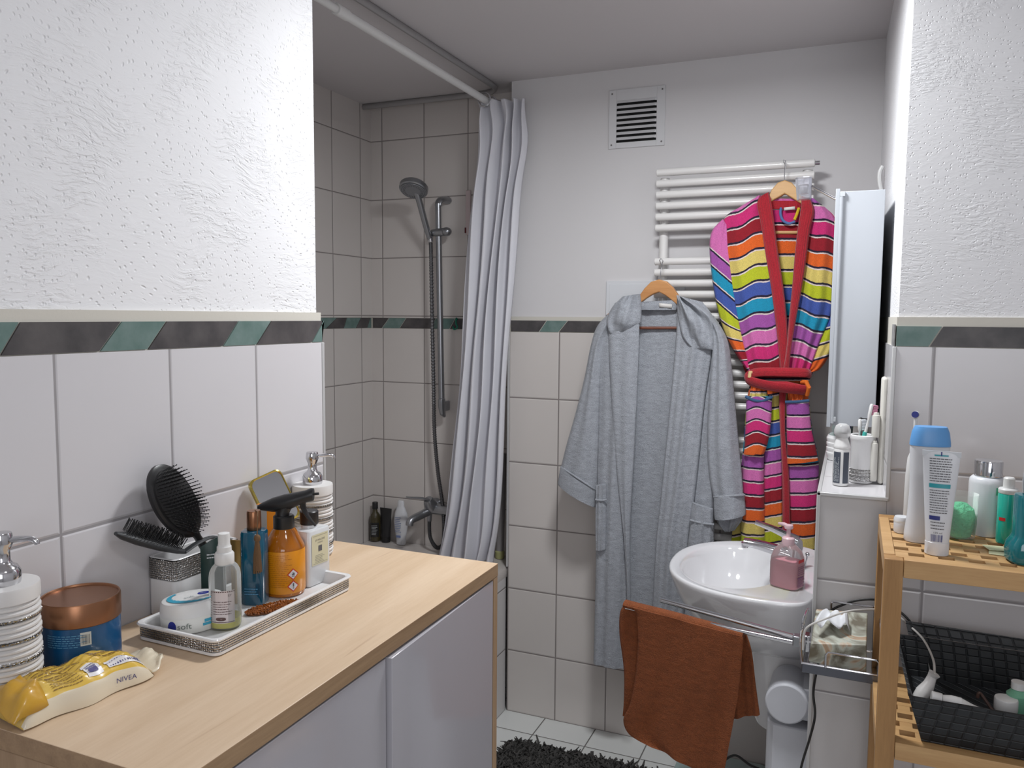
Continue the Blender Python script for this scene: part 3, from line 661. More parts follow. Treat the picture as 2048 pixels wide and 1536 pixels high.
# oval cream jar
p = V((-.896, .893, TZ)); t = thing('oval_jar', 'low oval white cream jar with blue print at the near end of the tray', 'jar', (p.x, p.y, TZ), math.radians(64))
CR = mat('cream_white_plastic', S(226, 226, 220), .3)
b = MB(); A, B = .0455, .0345; b.lathe([(.90, 0), (.97, .002), (1, .010), (1.01, .022), (1, .0245)], n=48, sx=A, sy=B); jb = b.build('jar_body', CR, t)
b = MB(); b.lathe([(1.015, .0247), (1.02, .028), (1.0, .041), (.95, .0445), (.88, .0455), (.5, .046), (.001, .0462)], n=48, sx=A, sy=B); ld = b.build('lid', WPL, t)
def ov(off, z0=0):
    def f(u, v):
        a = -pi/2+u/.038; return V(((A*1.0+off)*cos(a), (B*1.0+off)*sin(a), v))
    return f
b = MB(); b.patch(ov(.0006), .004, .036, .0155, .020, 10); b.patch(ov(.0006), .002, .030, .0105, .0145, 10); b.build('blue_stripe', mat('aqua_print', S(60, 160, 190), .4), jb)
b = MB(); b.text(ov(.0009), 'soft', -.020, .010, .0115); b.build('word_print', mat('grey_green_print', S(110, 118, 112), .5), jb)
b = MB(); b.lathe([(1, .0), (1, .0005)], (0, 0, 0), 24, .006, .009); b.map(lambda q: ov(.0007)(-.036+q.x, .013+q.y)); b.build('blue_disc', BLU, jb)
topS = lambda off: (lambda u, v: V((u, v, .0463+off)))
b = MB(); vs = []
for i in range(25):
    a = math.radians(120+190*i/24); w_ = .004+.006*sin(pi*i/24)**2+.0012*sin(i*2.9)
    vs += [(A*.80*cos(a), B*.78*sin(a), .0467), ((A*.80-w_)*cos(a), (B*.78-w_)*sin(a), .0467)]
b.add(vs, [(2*i, 2*i+1, 2*i+3, 2*i+2) for i in range(24)]); b.build('blue_swirl', mat('aqua_print'), ld)
b = MB(); b.lathe([(1, .0462), (1, .0467)], (.018, .004, 0), 28, .0085, .0055, p=2.4); b.build('blue_badge', BLU, ld)
b = MB(); b.text(topS(.0007), 'NIVEA', .018, .0025, .0042, ratio=.8); b.build('badge_print', LTX, ld)
b = MB(); b.text(topS(.0007), 'soft', -.006, -.006, .010); b.build('lid_print', mat('pale_grey_print', S(160, 170, 172), .5), ld)

# small clear spray with yellow liquid
CLR = clearmat('clear_plastic', (.93, .95, .95), .10, .06)
p = PZ(452, 1251, TZ); t = thing('spray_bottle', 'small clear spray bottle with yellow liquid and a white nozzle', 'bottle', (p.x, p.y, TZ))
r = .0225; b = MB(); b.lathe([(r*.8, 0), (r*.97, .002), (r, .006), (r, .077), (r*.95, .085), (r*.8, .092), (r*.55, .098), (r*.5, .099)], n=40, p=2.5, rot=.5); bb = b.build('clear_body', CLR, t)
b = MB(); b.lathe([(r*.76, .0012), (r*.92, .003), (r*.94, .016), (.001, .0162)], n=32, p=2.5, rot=.5); b.build('yellow_liquid', clearmat('yellow_oil', S(232, 222, 60), .75, .1), bb)
b = MB(); b.tube([(0, 0, .006), (0, 0, .09)], .0018, 8); b.build('dip_tube', clearmat('clear_plastic', (.93, .95, .95)), bb)
a0 = math.radians(-62); Sl = cyl(0, 0, r, .0008, a0)
b = MB(); b.patch(Sl, -.017, .019, .012, .061, 14, 1); lb = b.build('paper_label', mat('pinkish_label', S(214, 202, 200), .6), bb)
Sl = cyl(0, 0, r, .0012, a0); b = MB(); 
for k in range(12): b.patch(Sl, -.016+k*.003, -.016+k*.003+.0018, .0585, .060, 1); b.patch(Sl, -.0165, -.0155, .015+k*.0037, .0172+k*.0037, 1)
b.lines(Sl, -.012, .016, .024, .046, 6, fill=.25, nu=2, seed=8); b.patch(Sl, -.016, .018, .0130, .0140, 8); b.text(Sl, 'SY', .012, .052, .005)
b.build('label_print', mat('brown_ink', S(92, 66, 62), .6), lb)
b = MB(); b.lathe([(1, 0), (1, .0004)], (0, 0, 0), 24, .007, .0026, p=3); b.map(lambda q: cyl(0, 0, r, .0014, a0)(-.001+q.x, .0185+q.y)); b.build('label_badge', mat('brown_ink'), lb)
b = MB(); b.lathe([(.0135, .095), (.0142, .097), (.0142, .111), (.0125, .1135), (.0108, .114), (.0105, .122), (.0092, .1235), (.0088, .126), (.0085, .127), (.0088, .138), (.0082, .142), (.001, .1435)], n=28); b.build('nozzle', WPL, t)

# tall blue bottle with copper cap and tassel
p = PZ(511, 1203, TZ); t = thing('perfume_bottle', 'tall blue bottle with a copper cap and a brown tassel', 'bottle', (p.x, p.y, TZ), math.radians(20))
BLUG = mat('teal_blue_glass', S(10, 92, 118), .12, coat=.5, var=(30., S(6, 66, 92), (1, 1, .3)))
b = MB(); b.lathe([(.0185, 0), (.0198, .002), (.0198, .116), (.0185, .119), (.012, .120)], n=40, p=3.2, rot=.0); bb = b.build('glass_body', BLUG, t)
b = MB(); b.lathe([(.0112, .1205), (.0115, .121), (.0113, .149), (.0102, .1515), (.001, .152)], n=32); b.build('cap', COP, t)
Sf = plane((-.002, -.0203, 0), (1, 0, 0), (0, 0, 1)); b = MB(); b.lines(Sf, -.008, .016, .017, .030, 3, fill=.3, seed=4); b.build('printed_lines', mat('pale_blue_print'), bb)
TAS = mat('brown_thread', S(112, 84, 56), .8, bump=(500., .5, .001))
b = MB(); fx, fy = .0135, -.0225
b.tube([(.004, -.004, .1525), (.010, -.010, .1515), (.0125, -.016, .146), (fx, -.0215, .125), (fx, fy, .114)], .0009, 6); b.sphere((fx, fy, .112), .0055, 12, sq=(1, .8, 1.2)); 
for k in range(22):
    a = 2*pi*k/22; rr_ = .0042; b.tube([(fx+rr_*.5*cos(a), fy+rr_*.4*sin(a), .108), (fx+rr_*1.2*cos(a), fy+rr_*.7*sin(a)-.001, .085), (fx+rr_*1.5*cos(a), fy+rr_*.8*sin(a)-.001, .058+.003*sin(k*3))], .0012, 5)
b.build('tassel', TAS, t)

# orange trigger spray
p = PZ(570, 1184, TZ); t = thing('trigger_spray', 'transparent orange trigger spray bottle with a black head', 'spray bottle', (p.x, p.y, TZ))
ORG = mat('amber_plastic', S(206, 120, 8), .1, trans=.35, coat=.4); r = .0335
ORL = mat('orange_label', S(222, 142, 10), .35, coat=.2)
b = MB(); b.lathe([(r*.86, 0), (r*.97, .002), (r, .006), (r, .079), (r*.97, .083), (r*.62, .106), (r*.5, .112), (r*.46, .117)], n=48); bb = b.build('amber_body', ORG, t)
b = MB(); b.lathe([(r+.0004, .007), (r+.0007, .0075), (r+.0007, .0775), (r+.0004, .078)], n=48, cap=False); lb = b.build('wrap_label', ORL, bb)
a0 = math.radians(-60); Sl = cyl(0, 0, r, .0012, a0); b = MB(); b.lines(Sl, -.026, .018, .018, .074, 17, fill=.2, nu=2, seed=12); b.build('label_print', mat('dull_orange_print', S(176, 104, 10), .5), lb)
RED = mat('red_print', S(200, 40, 40), .5)
for zz, kind in ((.040, 'flame'), (.020, 'bang')):
    def dia(s_, off): return [cyl(0, 0, r, off, a0)(.0185+s_*x, zz+s_*y) for x, y in ((0, 1), (.25, .75), (.5, .5), (.75, .25), (1, 0), (.75, -.25), (.5, -.5), (.25, -.75), (0, -1), (-.25, -.75), (-.5, -.5), (-.75, -.25), (-1, 0), (-.75, .25), (-.5, .5), (-.25, .75))]
    b = MB(); b.add([cyl(0, 0, r, .0016, a0)(.0185, zz)]+dia(.0098, .0014), [(0, i+1, (i+1) % 16+1) for i in range(16)]); dm = b.build('hazard_diamond', RED, lb)
    b = MB(); b.add([cyl(0, 0, r, .0019, a0)(.0185, zz)]+dia(.0078, .0017), [(0, i+1, (i+1) % 16+1) for i in range(16)], 0)
    Sd = cyl(0, 0, r, .0022, a0)
    if kind == 'bang': b.patch(Sd, .0174, .0196, zz-.001, zz+.005, 1, 1, 1); b.patch(Sd, .0175, .0195, zz-.004, zz-.0022, 1, 1, 1)
    else:
        b.add([Sd(.0185+x*.001, zz+y*.001) for x, y in ((-1.6, -2), (-2.4, .2), (-1, 1), (-.6, 4.4), (.6, 2), (1.6, 3), (2.4, .4), (1.6, -2))], [tuple(range(8))], 1); b.patch(Sd, .0160, .0210, zz-.0038, zz-.003, 1, 1, 1)
    for o_ in [b.build('hazard_symbol', [mat('label_white'), INK], lb)]: pass
b = MB(); b.lathe([(.0168, .108), (.0172, .109), (.0172, .131), (.0150, .133), (.001, .133)], n=36); b.build('collar', BLK, t)
b = MB(); dx = V((cos(math.radians(25)), sin(math.radians(25)), 0)); dy = V((-dx.y, dx.x, 0))
def Q(x, y, z): return dx*x+dy*y+V((0, 0, z))
ln = [(-.043, .1455, .003, .0035), (-.036, .147, .007, .0065), (-.018, .150, .011, .012), (.002, .153, .013, .015), (.020, .159, .012, .0125), (.036, .164, .010, .0105), (.046, .167, .010, .0115), (.050, .1675, .009, .0105)]
vs = []; N = 16
for x, z, hw, hh_ in ln: vs += [Q(x, hw*cos(2*pi*k/N), z+hh_*sin(2*pi*k/N)) for k in range(N)]
b.add(vs, [(i*N+j, i*N+(j+1) % N, (i+1)*N+(j+1) % N, (i+1)*N+j) for i in range(len(ln)-1) for j in range(N)]+[tuple(range(N))[::-1], tuple(range((len(ln)-1)*N, len(ln)*N))])
b.tube([Q(-.002, 0, .130), Q(-.002, 0, .138), Q(.004, 0, .150)], [.012, .0115, .011], 16)
hd = b.build('spray_head', BLK, t)
b = MB(); b.tube([Q(.048, 0, .168), Q(.059, 0, .169)], .0022, 10); b.build('nozzle_tip', BLK, hd)
b = MB(); b.tube([Q(*q) for q in cr([(.034, 0, .160), (.032, 0, .150), (.036, 0, .137), (.043, 0, .126), (.053, 0, .114)], 12)], [.0065-.0045*(i/12) for i in range(13)], 12, sq=(1.2, .7)); b.build('trigger', BLK, t)

# square white bottle with paper label and black pump collar
p = PZ(620, 1163, TZ); t = thing('lotion_bottle', 'square white lotion bottle with a cream paper label and a black cap', 'bottle', (p.x, p.y, TZ), math.radians(-4))
MLK = mat('milky_glass', S(218, 220, 222), .15, coat=.5)
b = MB(); b.rbox((0, 0, 0), (.046, .058, .098), .006, er=.003); b.lathe([(.014, .098), (.014, .106)], n=24); bb = b.build('glass_body', MLK, t)
b = MB(); b.lathe([(.0155, .104), (.016, .105), (.016, .126), (.0145, .1275), (.001, .1275)], n=32); b.build('cap', BLK, t)
Sf = plane((.0232, 0, 0), (0, 1, 0), (0, 0, 1), .0006)
b = MB(); b.patch(Sf, -.021, .021, .036, .090); lb = b.build('paper_label', mat('cream_label', S(214, 208, 176), .6), bb)
Sf = plane((.0232, 0, 0), (0, 1, 0), (0, 0, 1), .0010)
b = MB(); b.text(Sf, 'JO MALONE', 0, .078, .0045); b.text(Sf, 'LONDON', 0, .0735, .0030); b.patch(Sf, -.0045, .0045, .059, .069); b.lines(Sf, -.013, .013, .040, .054, 5, fill=.22, seed=2)
for q in ((-.018, .018, .0385, .0389), (-.018, .018, .0868, .0872)): b.patch(Sf, *q)
b.build('label_print', INK, lb)

# second orange carton with a white edge, behind
p = PZ(556, 1152, TZ); t = thing('orange_carton', 'slim orange carton with a white side behind the orange spray bottle', 'carton', (-.917, 1.105, TZ), math.radians(-6))
b = MB(); b.box((-.012, -.028, 0), (.012, .024, .142), mis=[0, 0, 1, 0, 0, 0]); b.box((-.0125, -.0285, .142), (.0125, .0245, .1425)); b.build('carton_body', [mat('orange_card', S(216, 132, 20), .5), mat('white_card', S(216, 212, 206), .5)], t, smooth=0)

# dark green sachet, gold tube
p = PZ(433, 1180, TZ); t = thing('green_sachet', 'dark green sachet standing on the tray behind the small spray bottle', 'sachet', (-.920, .962, TZ), math.radians(48))
b = MB(); vs = []
for k in range(9):
    z = .112*k/8; w_ = .0185; d = .0060*sin(pi*min(1, (1-k/8)*.9+.1)); s_ = .010*k/8
    for x, y in ((-w_, 0), (-w_*.5, -d), (0, -d*1.2), (w_*.5, -d), (w_, 0), (w_*.5, d), (0, d*1.2), (-w_*.5, d)): vs.append((x, y, z+(x/w_)*s_))
b.add(vs, [(i*8+j, i*8+(j+1) % 8, (i+1)*8+(j+1) % 8, (i+1)*8+j) for i in range(8) for j in range(8)]+[tuple(range(8))[::-1], tuple(range(64, 72))])
sb = b.build('foil_body', mat('dark_green_foil', S(20, 50, 46), .35, bump=(60., .2, .001)), t)
b = MB(); b.lines(plane((0, -.0120, 0), (1, 0, 0), (0, 0, 1)), -.010, .016, .084, .094, 2, fill=.4, seed=2); b.build('printed_word', LTX, sb)
p = PZ(481, 1168, TZ); t = thing('gold_tube', 'narrow gold cosmetic tube between the small spray and the blue bottle', 'tube', (-.906, 1.000, TZ), math.radians(20))
GLD = mat('dull_gold', S(168, 138, 84), .35, .7)
b = MB(); b.lathe([(.0090, 0), (.0095, .001), (.0095, .018), (.0088, .019)], n=24); b.build('cap', GLD, t)
b = MB(); b.add([((.0092*(1-k)+.0125*k)*cos(a), (.0092*(1-k)+.0012*k)*sin(a), .019+.084*k) for k in (0, .5, .9, 1) for a in [2*pi*i/24 for i in range(24)]], [(i*24+j, i*24+(j+1) % 24, (i+1)*24+(j+1) % 24, (i+1)*24+j) for i in range(3) for j in range(24)]+[tuple(range(72, 96))]); b.build('tube_body', GLD, t)

# beaded mat
BEAD = mat('amber_beads', S(170, 92, 22), .12, .35, coat=.6, var=(160., S(90, 44, 10), (1, 1, 1)))
pA, pB = PZ(490, 1232, TZ), PZ(600, 1205, TZ); mid = (pA+pB)/2; d = (pB-pA).normalized(); n_ = V((-d.y, d.x, 0)); hl = (pB-pA).length/2
t = thing('beaded_clip', 'amber beaded hair clip lying flat on the tray before the bottles', 'hair clip', (mid.x, mid.y, TZ))
b = MB(); rd = random.Random(5)
b.add([mid+d*hl*.95*cos(a)+n_*.017*sin(a)+V((0, 0, z)) for z in (.0003, .0025) for a in [2*pi*i/24 for i in range(24)]], [(j, (j+1) % 24, 24+(j+1) % 24, 24+j) for j in range(24)]+[tuple(range(24, 48))]); cb = b.build('backing', mat('brown_leather', S(110, 60, 20), .6), t, world=True)
b = MB()
for i in range(-14, 15):
    for j in range(-6, 7):
        u, v = i/14.5, j/6.6
        if u*u+v*v < 1: b.sphere(mid+d*(hl*u+.001*rd.uniform(-1, 1))+n_*(.0175*v)+V((0, 0, .0035+.0012*rd.random())), .0021, 6)
b.build('beads', BEAD, cb, world=True)['kind'] = 'stuff'

# gold framed hand mirror
GFR = mat('yellow_gold', S(196, 178, 90), .2, .85)
mc = PX(549, 998, -.968); ru = math.radians(26)
up_ = (cU*cos(ru)-cR*sin(ru)); rt_ = (cR*cos(ru)+cU*sin(ru)); nrm = (-(mc-EYE).normalized()*.75+cR*.35+cU*.15); nrm.normalize()
up_ = (up_-nrm*up_.dot(nrm)).normalized(); rt_ = up_.cross(nrm)*1
t = thing('hand_mirror', 'small gold-framed rounded mirror standing between the tray and the wall', 'mirror', (mc.x, mc.y, CT))
def mr(hx, hy, z, r_=.012): return [tuple(mc+rt_*x+up_*y+nrm*z) for x, y in rr(0, 0, hx, hy, r_, 5)]
rs = [mr(.030, .046, -.007), mr(.033, .049, -.005), mr(.033, .049, .003), mr(.031, .047, .0045), mr(.0295, .0455, .003)]
b = MB(); b.add([q for r_ in rs for q in r_], [(i*24+j, i*24+(j+1) % 24, (i+1)*24+(j+1) % 24, (i+1)*24+j) for i in range(4) for j in range(24)]+[tuple(range(24))[::-1]]); b.build('gold_frame', GFR, t, world=True)
b = MB(); b.add(mr(.0296, .0456, .0031), [tuple(range(24))]); b.build('mirror_glass', mat('mirror_glass', (.8, .82, .84), .03, 1.), t, world=True)
e0 = mc-up_*.049; b = MB(); b.tube([e0, (e0+V((0, 0, -.03))), V((-.967, e0.y+.004, CT+.001))], [.004, .0035, .0045], 10); b.build('handle', GFR, t, world=True)
# ================================================================ shower fittings
GCH = mat('dull_chrome', S(160, 162, 166), .28, .85)
DKG = mat('dark_rubber', S(40, 40, 42), .6)
t = thing('shower_rail', 'chrome riser rail on the shower back wall with a sliding holder', 'shower rail', (-1.57, 2.985, 1.15))
b = MB(); b.tube([(-1.575, 2.935, 2.03), (-1.573, 2.935, 1.9), (-1.562, 2.937, 1.3), (-1.560, 2.937, 1.21)], .0125, 16); b.build('rail', GCH, t, world=True)
b = MB(); b.tube(cr([(-1.575, 2.935, 2.02), (-1.574, 2.938, 2.035), (-1.570, 2.955, 2.048), (-1.566, 2.988, 2.050)], 10), [.011, .012, .012, .012, .013, .014, .015, .017, .018, .02, .021], 14, sq=(.8, 1.3)); b.build('upper_bracket', GCH, t, world=True)
b = MB(); b.tube([(-1.560, 2.937, 1.235), (-1.560, 2.938, 1.20), (-1.558, 2.942, 1.17), (-1.556, 2.958, 1.155)], [.017, .0185, .014, .006], 16, sq=(1, .8)); b.box((-1.57, 2.945, 1.18), (-1.548, 2.989, 1.22)); b.build('lower_bracket', GCH, t, world=True, bevel=.004)
b = MB(); b.tube([(-1.60, 2.928, 1.912), (-1.575, 2.928, 1.913), (-1.54, 2.928, 1.915)], [.014, .0165, .0165], 18); b.sphere((-1.532, 2.926, 1.915), .0215, 18, sq=(1, .9, .85)); b.build('slider', GCH, t, world=True)
t = thing('hand_shower', 'round chrome shower head on its handle, held by the sliding holder', 'shower head', (-1.60, 2.92, 1.90))
hc = V((-1.612, 2.80, 2.072)); hn = V((.05, -.46, -.88)).normalized(); hb = V((-1.603, 2.915, 1.885))
hq = V((0, 0, 1)).rotation_difference(-hn)
b = MB(); b.lathe([(.001, -.012), (.034, -.012), (.053, -.010), (.057, -.006), (.057, .010), (.052, .016), (.030, .022), (.001, .024)], (0, 0, 0), 40); b.map(lambda p: hc+hq @ p); b.build('head', GCH, t, world=True)
b = MB(); b.lathe([(.001, -.0135), (.049, -.0135), (.050, -.012)], (0, 0, 0), 36); b.map(lambda p: hc+hq @ p); fc = b.build('spray_face', mat('grey_face', S(140, 142, 146), .4, .3), t, world=True)
b = MB()
for R_, n_ in ((.045, 44), (.038, 36), (.033, 30)):
    for k in range(n_): b.sphere(hc+hq @ V((R_*cos(2*pi*k/n_), R_*sin(2*pi*k/n_), -.0138)), .0013, 6)
b.build('nozzles', DKG, fc, world=True)['kind'] = 'stuff'
b = MB(); b.tube(cr([tuple(hb), tuple(hb+V((-.004, -.03, .06))), tuple(hc+hq @ V((0, 0, .012))+V((.005, .02, -.035))), tuple(hc+hq @ V((0, 0, .012)))], 14), [.010, .011, .0115, .012, .0125, .0125, .0125, .0125, .0125, .013, .014, .015, .016, .017, .018], 16); b.build('handle', GCH, t, world=True)
b = MB(); b.tube([hb+V((0, 0, .012)), hb+V((.002, .002, -.01))], [.0125, .0105], 16); b.build('swivel_nut', CHR, t, world=True)
hose = [tuple(hb+V((.003, .002, -.012))), (-1.600, 2.92, 1.80), (-1.598, 2.925, 1.55), (-1.592, 2.925, 1.30), (-1.588, 2.925, 1.10), (-1.572, 2.925, .93), (-1.548, 2.92, .80), (-1.53, 2.90, .70), (-1.535, 2.90, .63), (-1.565, 2.90, .612), (-1.597, 2.905, .65), (-1.607, 2.915, .72)]
P = cr(hose, 840); b = MB(); b.tube(P, [.0090 if i % 4 < 2 else .0070 for i in range(841)], 8)
b.build('shower_hose', mat('spiral_hose', S(112, 112, 114), .35, .85), None); bpy.data.objects['shower_hose']
tag(bpy.data.objects['shower_hose'], 'ribbed metal shower hose hanging from the hand shower down to the bath mixer', 'hose')
t = thing('bath_mixer', 'chrome lever mixer tap on the wall above the bath', 'tap', (-1.565, 2.985, .76))
b = MB(); b.tube([(-1.625, 2.925, .770), (-1.61, 2.925, .770), (-1.48, 2.925, .765), (-1.47, 2.925, .765)], [.018, .024, .024, .02], 20); b.build('body', GCH, t, world=True)
b = MB(); b.tube([(-1.595, 2.925, .77), (-1.598, 2.90, .80), (-1.60, 2.89, .815)], [.026, .026, .018], 18); cp_ = b.build('cartridge_cap', GCH, t, world=True)
b = MB(); b.tube(cr([(-1.598, 2.893, .812), (-1.62, 2.87, .822), (-1.655, 2.85, .825), (-1.675, 2.84, .828)], 10), [.011-.0006*i for i in range(11)], 12, sq=(1.3, .55)); b.build('lever', GCH, t, world=True)
b = MB(); b.tube(cr([(-1.60, 2.925, .765), (-1.625, 2.88, .748), (-1.645, 2.83, .735), (-1.648, 2.82, .715)], 10), [.020, .019, .018, .017, .017, .017, .016, .016, .016, .016, .0155], 16); b.build('spout', GCH, t, world=True)
b = MB(); b.tube([(-1.607, 2.917, .755), (-1.607, 2.916, .715)], [.012, .0095], 14); b.build('hose_outlet', GCH, t, world=True)
for x in (-1.615, -1.48):
    b = MB(); b.lathe([(.031, 0), (.031, .006), (.022, .016), (.016, .018), (.016, .05)], (x, 2.9895, .768), 24, axis=(0, -1, 0)); b.build('wall_rosette', GCH, t, world=True)

# bottles on the bath rim
RZ = .5885
p = V((-1.897, 2.952, RZ)); t = thing('shower_bottle', 'dark brown round bottle in the corner of the bath rim', 'bottle', tuple(p))
b = MB(); b.lathe([(.021, 0), (.0235, .003), (.0235, .105), (.020, .118), (.011, .130), (.0095, .145)], n=28); bb = b.build('brown_body', mat('brown_glass', S(62, 56, 34), .15, coat=.4), t)
b = MB(); b.lathe([(.0125, .143), (.0125, .170), (.0115, .172), (.001, .172)], n=24); b.build('cap', BLK, t)
b = MB(); Sc = cyl(0, 0, .0235, .0005, math.radians(-70)); b.patch(Sc, -.020, .022, .022, .085, 10); b.build('label', mat('black_label', S(30, 30, 30), .5), bb)
b = MB(); Sc = cyl(0, 0, .0235, .0009, math.radians(-70)); b.lines(Sc, -.012, .014, .03, .075, 7, fill=.3, nu=2); b.build('label_print', LTX, bb)
t = thing('black_tube', 'black tube standing on its cap beside the brown bottle on the bath rim', 'tube', (-1.846, 2.958, RZ))
b = MB(); b.lathe([(.019, 0), (.0195, .002), (.0195, .02), (.018, .021)], n=24); b.build('cap', BLK, t)
b = MB(); b.add([((.019*(1-k)+.030*k)*cos(a), (.019*(1-k)+.0015*k)*sin(a), .021+.128*k) for k in (0, .4, .8, 1) for a in [2*pi*i/28 for i in range(28)]], [(i*28+j, i*28+(j+1) % 28, (i+1)*28+(j+1) % 28, (i+1)*28+j) for i in range(3) for j in range(28)]+[tuple(range(84, 112))]); b.build('tube_body', mat('matt_black', S(30, 30, 32), .5), t)
t = thing('shampoo_bottle', 'white waisted shampoo bottle upside down on the bath rim', 'bottle', (-1.765, 2.95, RZ))
b = MB(); b.lathe([(.020, 0), (.022, .003), (.023, .03), (.030, .07), (.0335, .10), (.030, .135), (.020, .160), (.016, .168), (.0155, .186), (.012, .192), (.001, .193)], n=36, sy=.62); bb = b.build('white_body', mat('satin_white', S(216, 218, 222), .3), t)
b = MB(); Sc = plane((0, -.0215, 0), (1, 0, 0), (0, 0, 1)); b.lines(Sc, -.018, .016, .055, .125, 9, fill=.35, seed=3); b.patch(Sc, -.012, .010, .034, .044); b.build('label_print', mat('soft_blue_print', S(110, 126, 170), .5), bb)

# small things behind the curtain edge
b = MB(); b.tube([(-1.296, 2.945, .62), (-1.294, 2.955, .80), (-1.292, 2.96, 1.02)], .0155, 14); b.lathe([(.001, 0), (.018, 0), (.0195, .008), (.0195, .028), (.0155, .032)], (-1.296, 2.945, .5885), 18, mi=1)
tag(b.build('long_bath_brush', [mat('grey_plastic', S(146, 142, 142), .4), mat('olive_plastic', S(170, 170, 120), .5)]), 'grey stick with olive foot standing on the bath rim behind the curtain', 'bath brush')
b = MB(); b.tube(cr([(-1.514, 2.986, 1.56), (-1.514, 2.978, 1.565), (-1.512, 2.972, 1.545), (-1.505, 2.970, 1.528), (-1.52, 2.970, 1.520), (-1.525, 2.972, 1.532)], 20), .0035, 8); tag(b.build('wall_hook', mat('green_plastic', S(20, 120, 96), .4)), 'small green hook on the stone band beside the shower rail', 'hook')
t = thing('shower_thermometer', 'slim white wall thermometer strip partly hidden by the shower curtain', 'thermometer', (-1.462, 2.986, 1.9))
b = MB(); b.box((-1.474, 2.981, 1.905), (-1.452, 2.9893, 2.085)); b.build('white_strip', mat('pale_pink_plastic', S(206, 190, 190), .4), t, world=True, bevel=.003)
b = MB(); b.box((-1.4775, 2.980, 1.913), (-1.4705, 2.9885, 1.935)); b.build('red_mark', mat('dark_red', S(90, 20, 24), .5), t, world=True)

# ================================================================ bathrobes
def cloth(rows, n, m, Y0, th, fa=.004, fn=3., back=.004, sfun=None, seed=0, fold=None, pw=.6, b=None, mi=0, taper=0.):
    """closed cloth body: rows of (x_left, y_left, x_right, y_right) picture points set at depth Y0"""
    rd = random.Random(seed); ph = [rd.uniform(0, 6.28) for _ in range(8)]; b = b or MB()
    R = cr(rows, n); vs = []; uv = []; W = 2*m
    for i, (xl, yl, xr, yr) in enumerate(R):
        v = i/n
        for j in range(W):
            fr = j <= m; u = j/m if fr else (2*m-j)/m
            x, y = xl+(xr-xl)*u, yl+(yr-yl)*u; p = PY(x, y, Y0)
            if fr:
                env = sin(pi*u)**pw if 0 < u < 1 else 0
                f = sin(2*pi*fn*u+ph[0]+1.2*sin(2.2*v+ph[1]))*.6+.4*sin(2*pi*fn*2.1*u+ph[2]+2.5*v)+.3*sin(9*v+ph[3]+3*u)
                if fold: f += fold(u, v)
                d = (-th*env-fa*(1+f)*min(1, env*2))*(1-taper*v**3)
            else: d = back
            vs.append((p.x, p.y+d, p.z)); uv.append((sfun(x, y) if sfun else 0, .5))
    o = len(b.v); b.add(vs, [(i*W+j, i*W+(j+1) % W, (i+1)*W+(j+1) % W, (i+1)*W+j) for i in range(n) for j in range(W)]+[tuple(range(W))[::-1], tuple(range(n*W, (n+1)*W))], mi, uv if sfun else None)
    return b
def hanger(name, label, outer, inner, hook, Y, bar, barmat, wm, hidden):
    t = thing(name, label, 'coat hanger', tuple(PY(hook[-1][0], hook[-1][1], Y)))
    pts = [PY(x, y, Y) for x, y in outer+inner[::-1]]; n = len(pts)
    k = len(outer); b = MB(); vs = [p+V((0, -.011, 0)) for p in pts]+[p+V((0, .011, 0)) for p in pts]
    m = len(outer); assert m == len(inner)
    F = []
    for i in range(m-1):
        a, c, d, e = i, i+1, n-2-i, n-1-i
        F += [(a, c, d, e), (n+e, n+d, n+c, n+a), (a, n+a, n+c, c), (e, d, n+d, n+e)]
    F += [(0, n-1, 2*n-1, n), (m-1, n+m-1, n+m, m)]
    b.add(vs, F); b.build('wooden_arch', wm, t, world=True, bevel=.003)
    b = MB(); b.tube([PY(x, y, Y) if len(q) == 2 else PY(x, y, q[2]) for q in hook for x, y in (q[:2],)], .0016, 8); b.build('metal_hook', CHR, t, world=True)
    b = MB(); b.tube([PY(*bar[0], Y), PY(*bar[1], Y)], .0052, 10); b.build('trouser_bar', barmat, t, world=True)
    return t
HW_ = wood('hanger_wood', S(204, 150, 96), S(178, 122, 72), 'X', 10., .4)
HW2 = wood('hanger_wood_pale', S(214, 170, 112), S(196, 150, 94), 'X', 10., .4)
def arch(cx, top, half, drop, n=12, wide=1.):
    return [(cx+half*(-1+2*i/n), top+drop*abs(-1+2*i/n)**1.25) for i in range(n+1)]
o1 = [(1216, 628), (1240, 614), (1262, 604), (1279, 593), (1290, 577), (1303, 564), (1319, 559), (1334, 563), (1347, 575), (1361, 596), (1384, 610), (1408, 622), (1430, 640)]
i1 = [(1216, 636), (1240, 626), (1262, 616), (1281, 607), (1293, 597), (1306, 589), (1319, 584), (1332, 591), (1344, 600), (1358, 612), (1382, 622), (1408, 634), (1430, 648)]
hanger('coat_hanger', 'wooden coat hanger carrying the grey bathrobe', o1, i1, [(1324, 531, 2.745), (1319, 521, 2.738), (1322, 517, 2.73), (1326, 522, 2.71), (1323, 535), (1321, 547), (1320, 562)], 2.694, [(1250, 656), (1392, 656)], wood('brown_bar_wood', S(128, 74, 52), S(100, 56, 40), 'X', 10.), HW_, None)
o2 = [(1452, 440), (1480, 424), (1508, 410), (1536, 398), (1544, 380), (1556, 366), (1570, 361), (1584, 366), (1596, 380), (1604, 398), (1630, 412), (1652, 426), (1672, 442)]
i2 = [(1452, 448), (1480, 434), (1508, 420), (1539, 407), (1549, 400), (1560, 394), (1570, 388), (1580, 394), (1591, 401), (1604, 409), (1630, 422), (1652, 434), (1672, 450)]
hanger('coat_hanger', 'pale wooden coat hanger carrying the rainbow striped bathrobe', o2, i2, [(1572, 332, 2.745), (1567, 324, 2.742), (1567, 320, 2.735), (1571, 321, 2.715), (1570, 335), (1569, 350), (1569, 364)], 2.715, [(1500, 465), (1640, 465)], HW2, HW2, None)

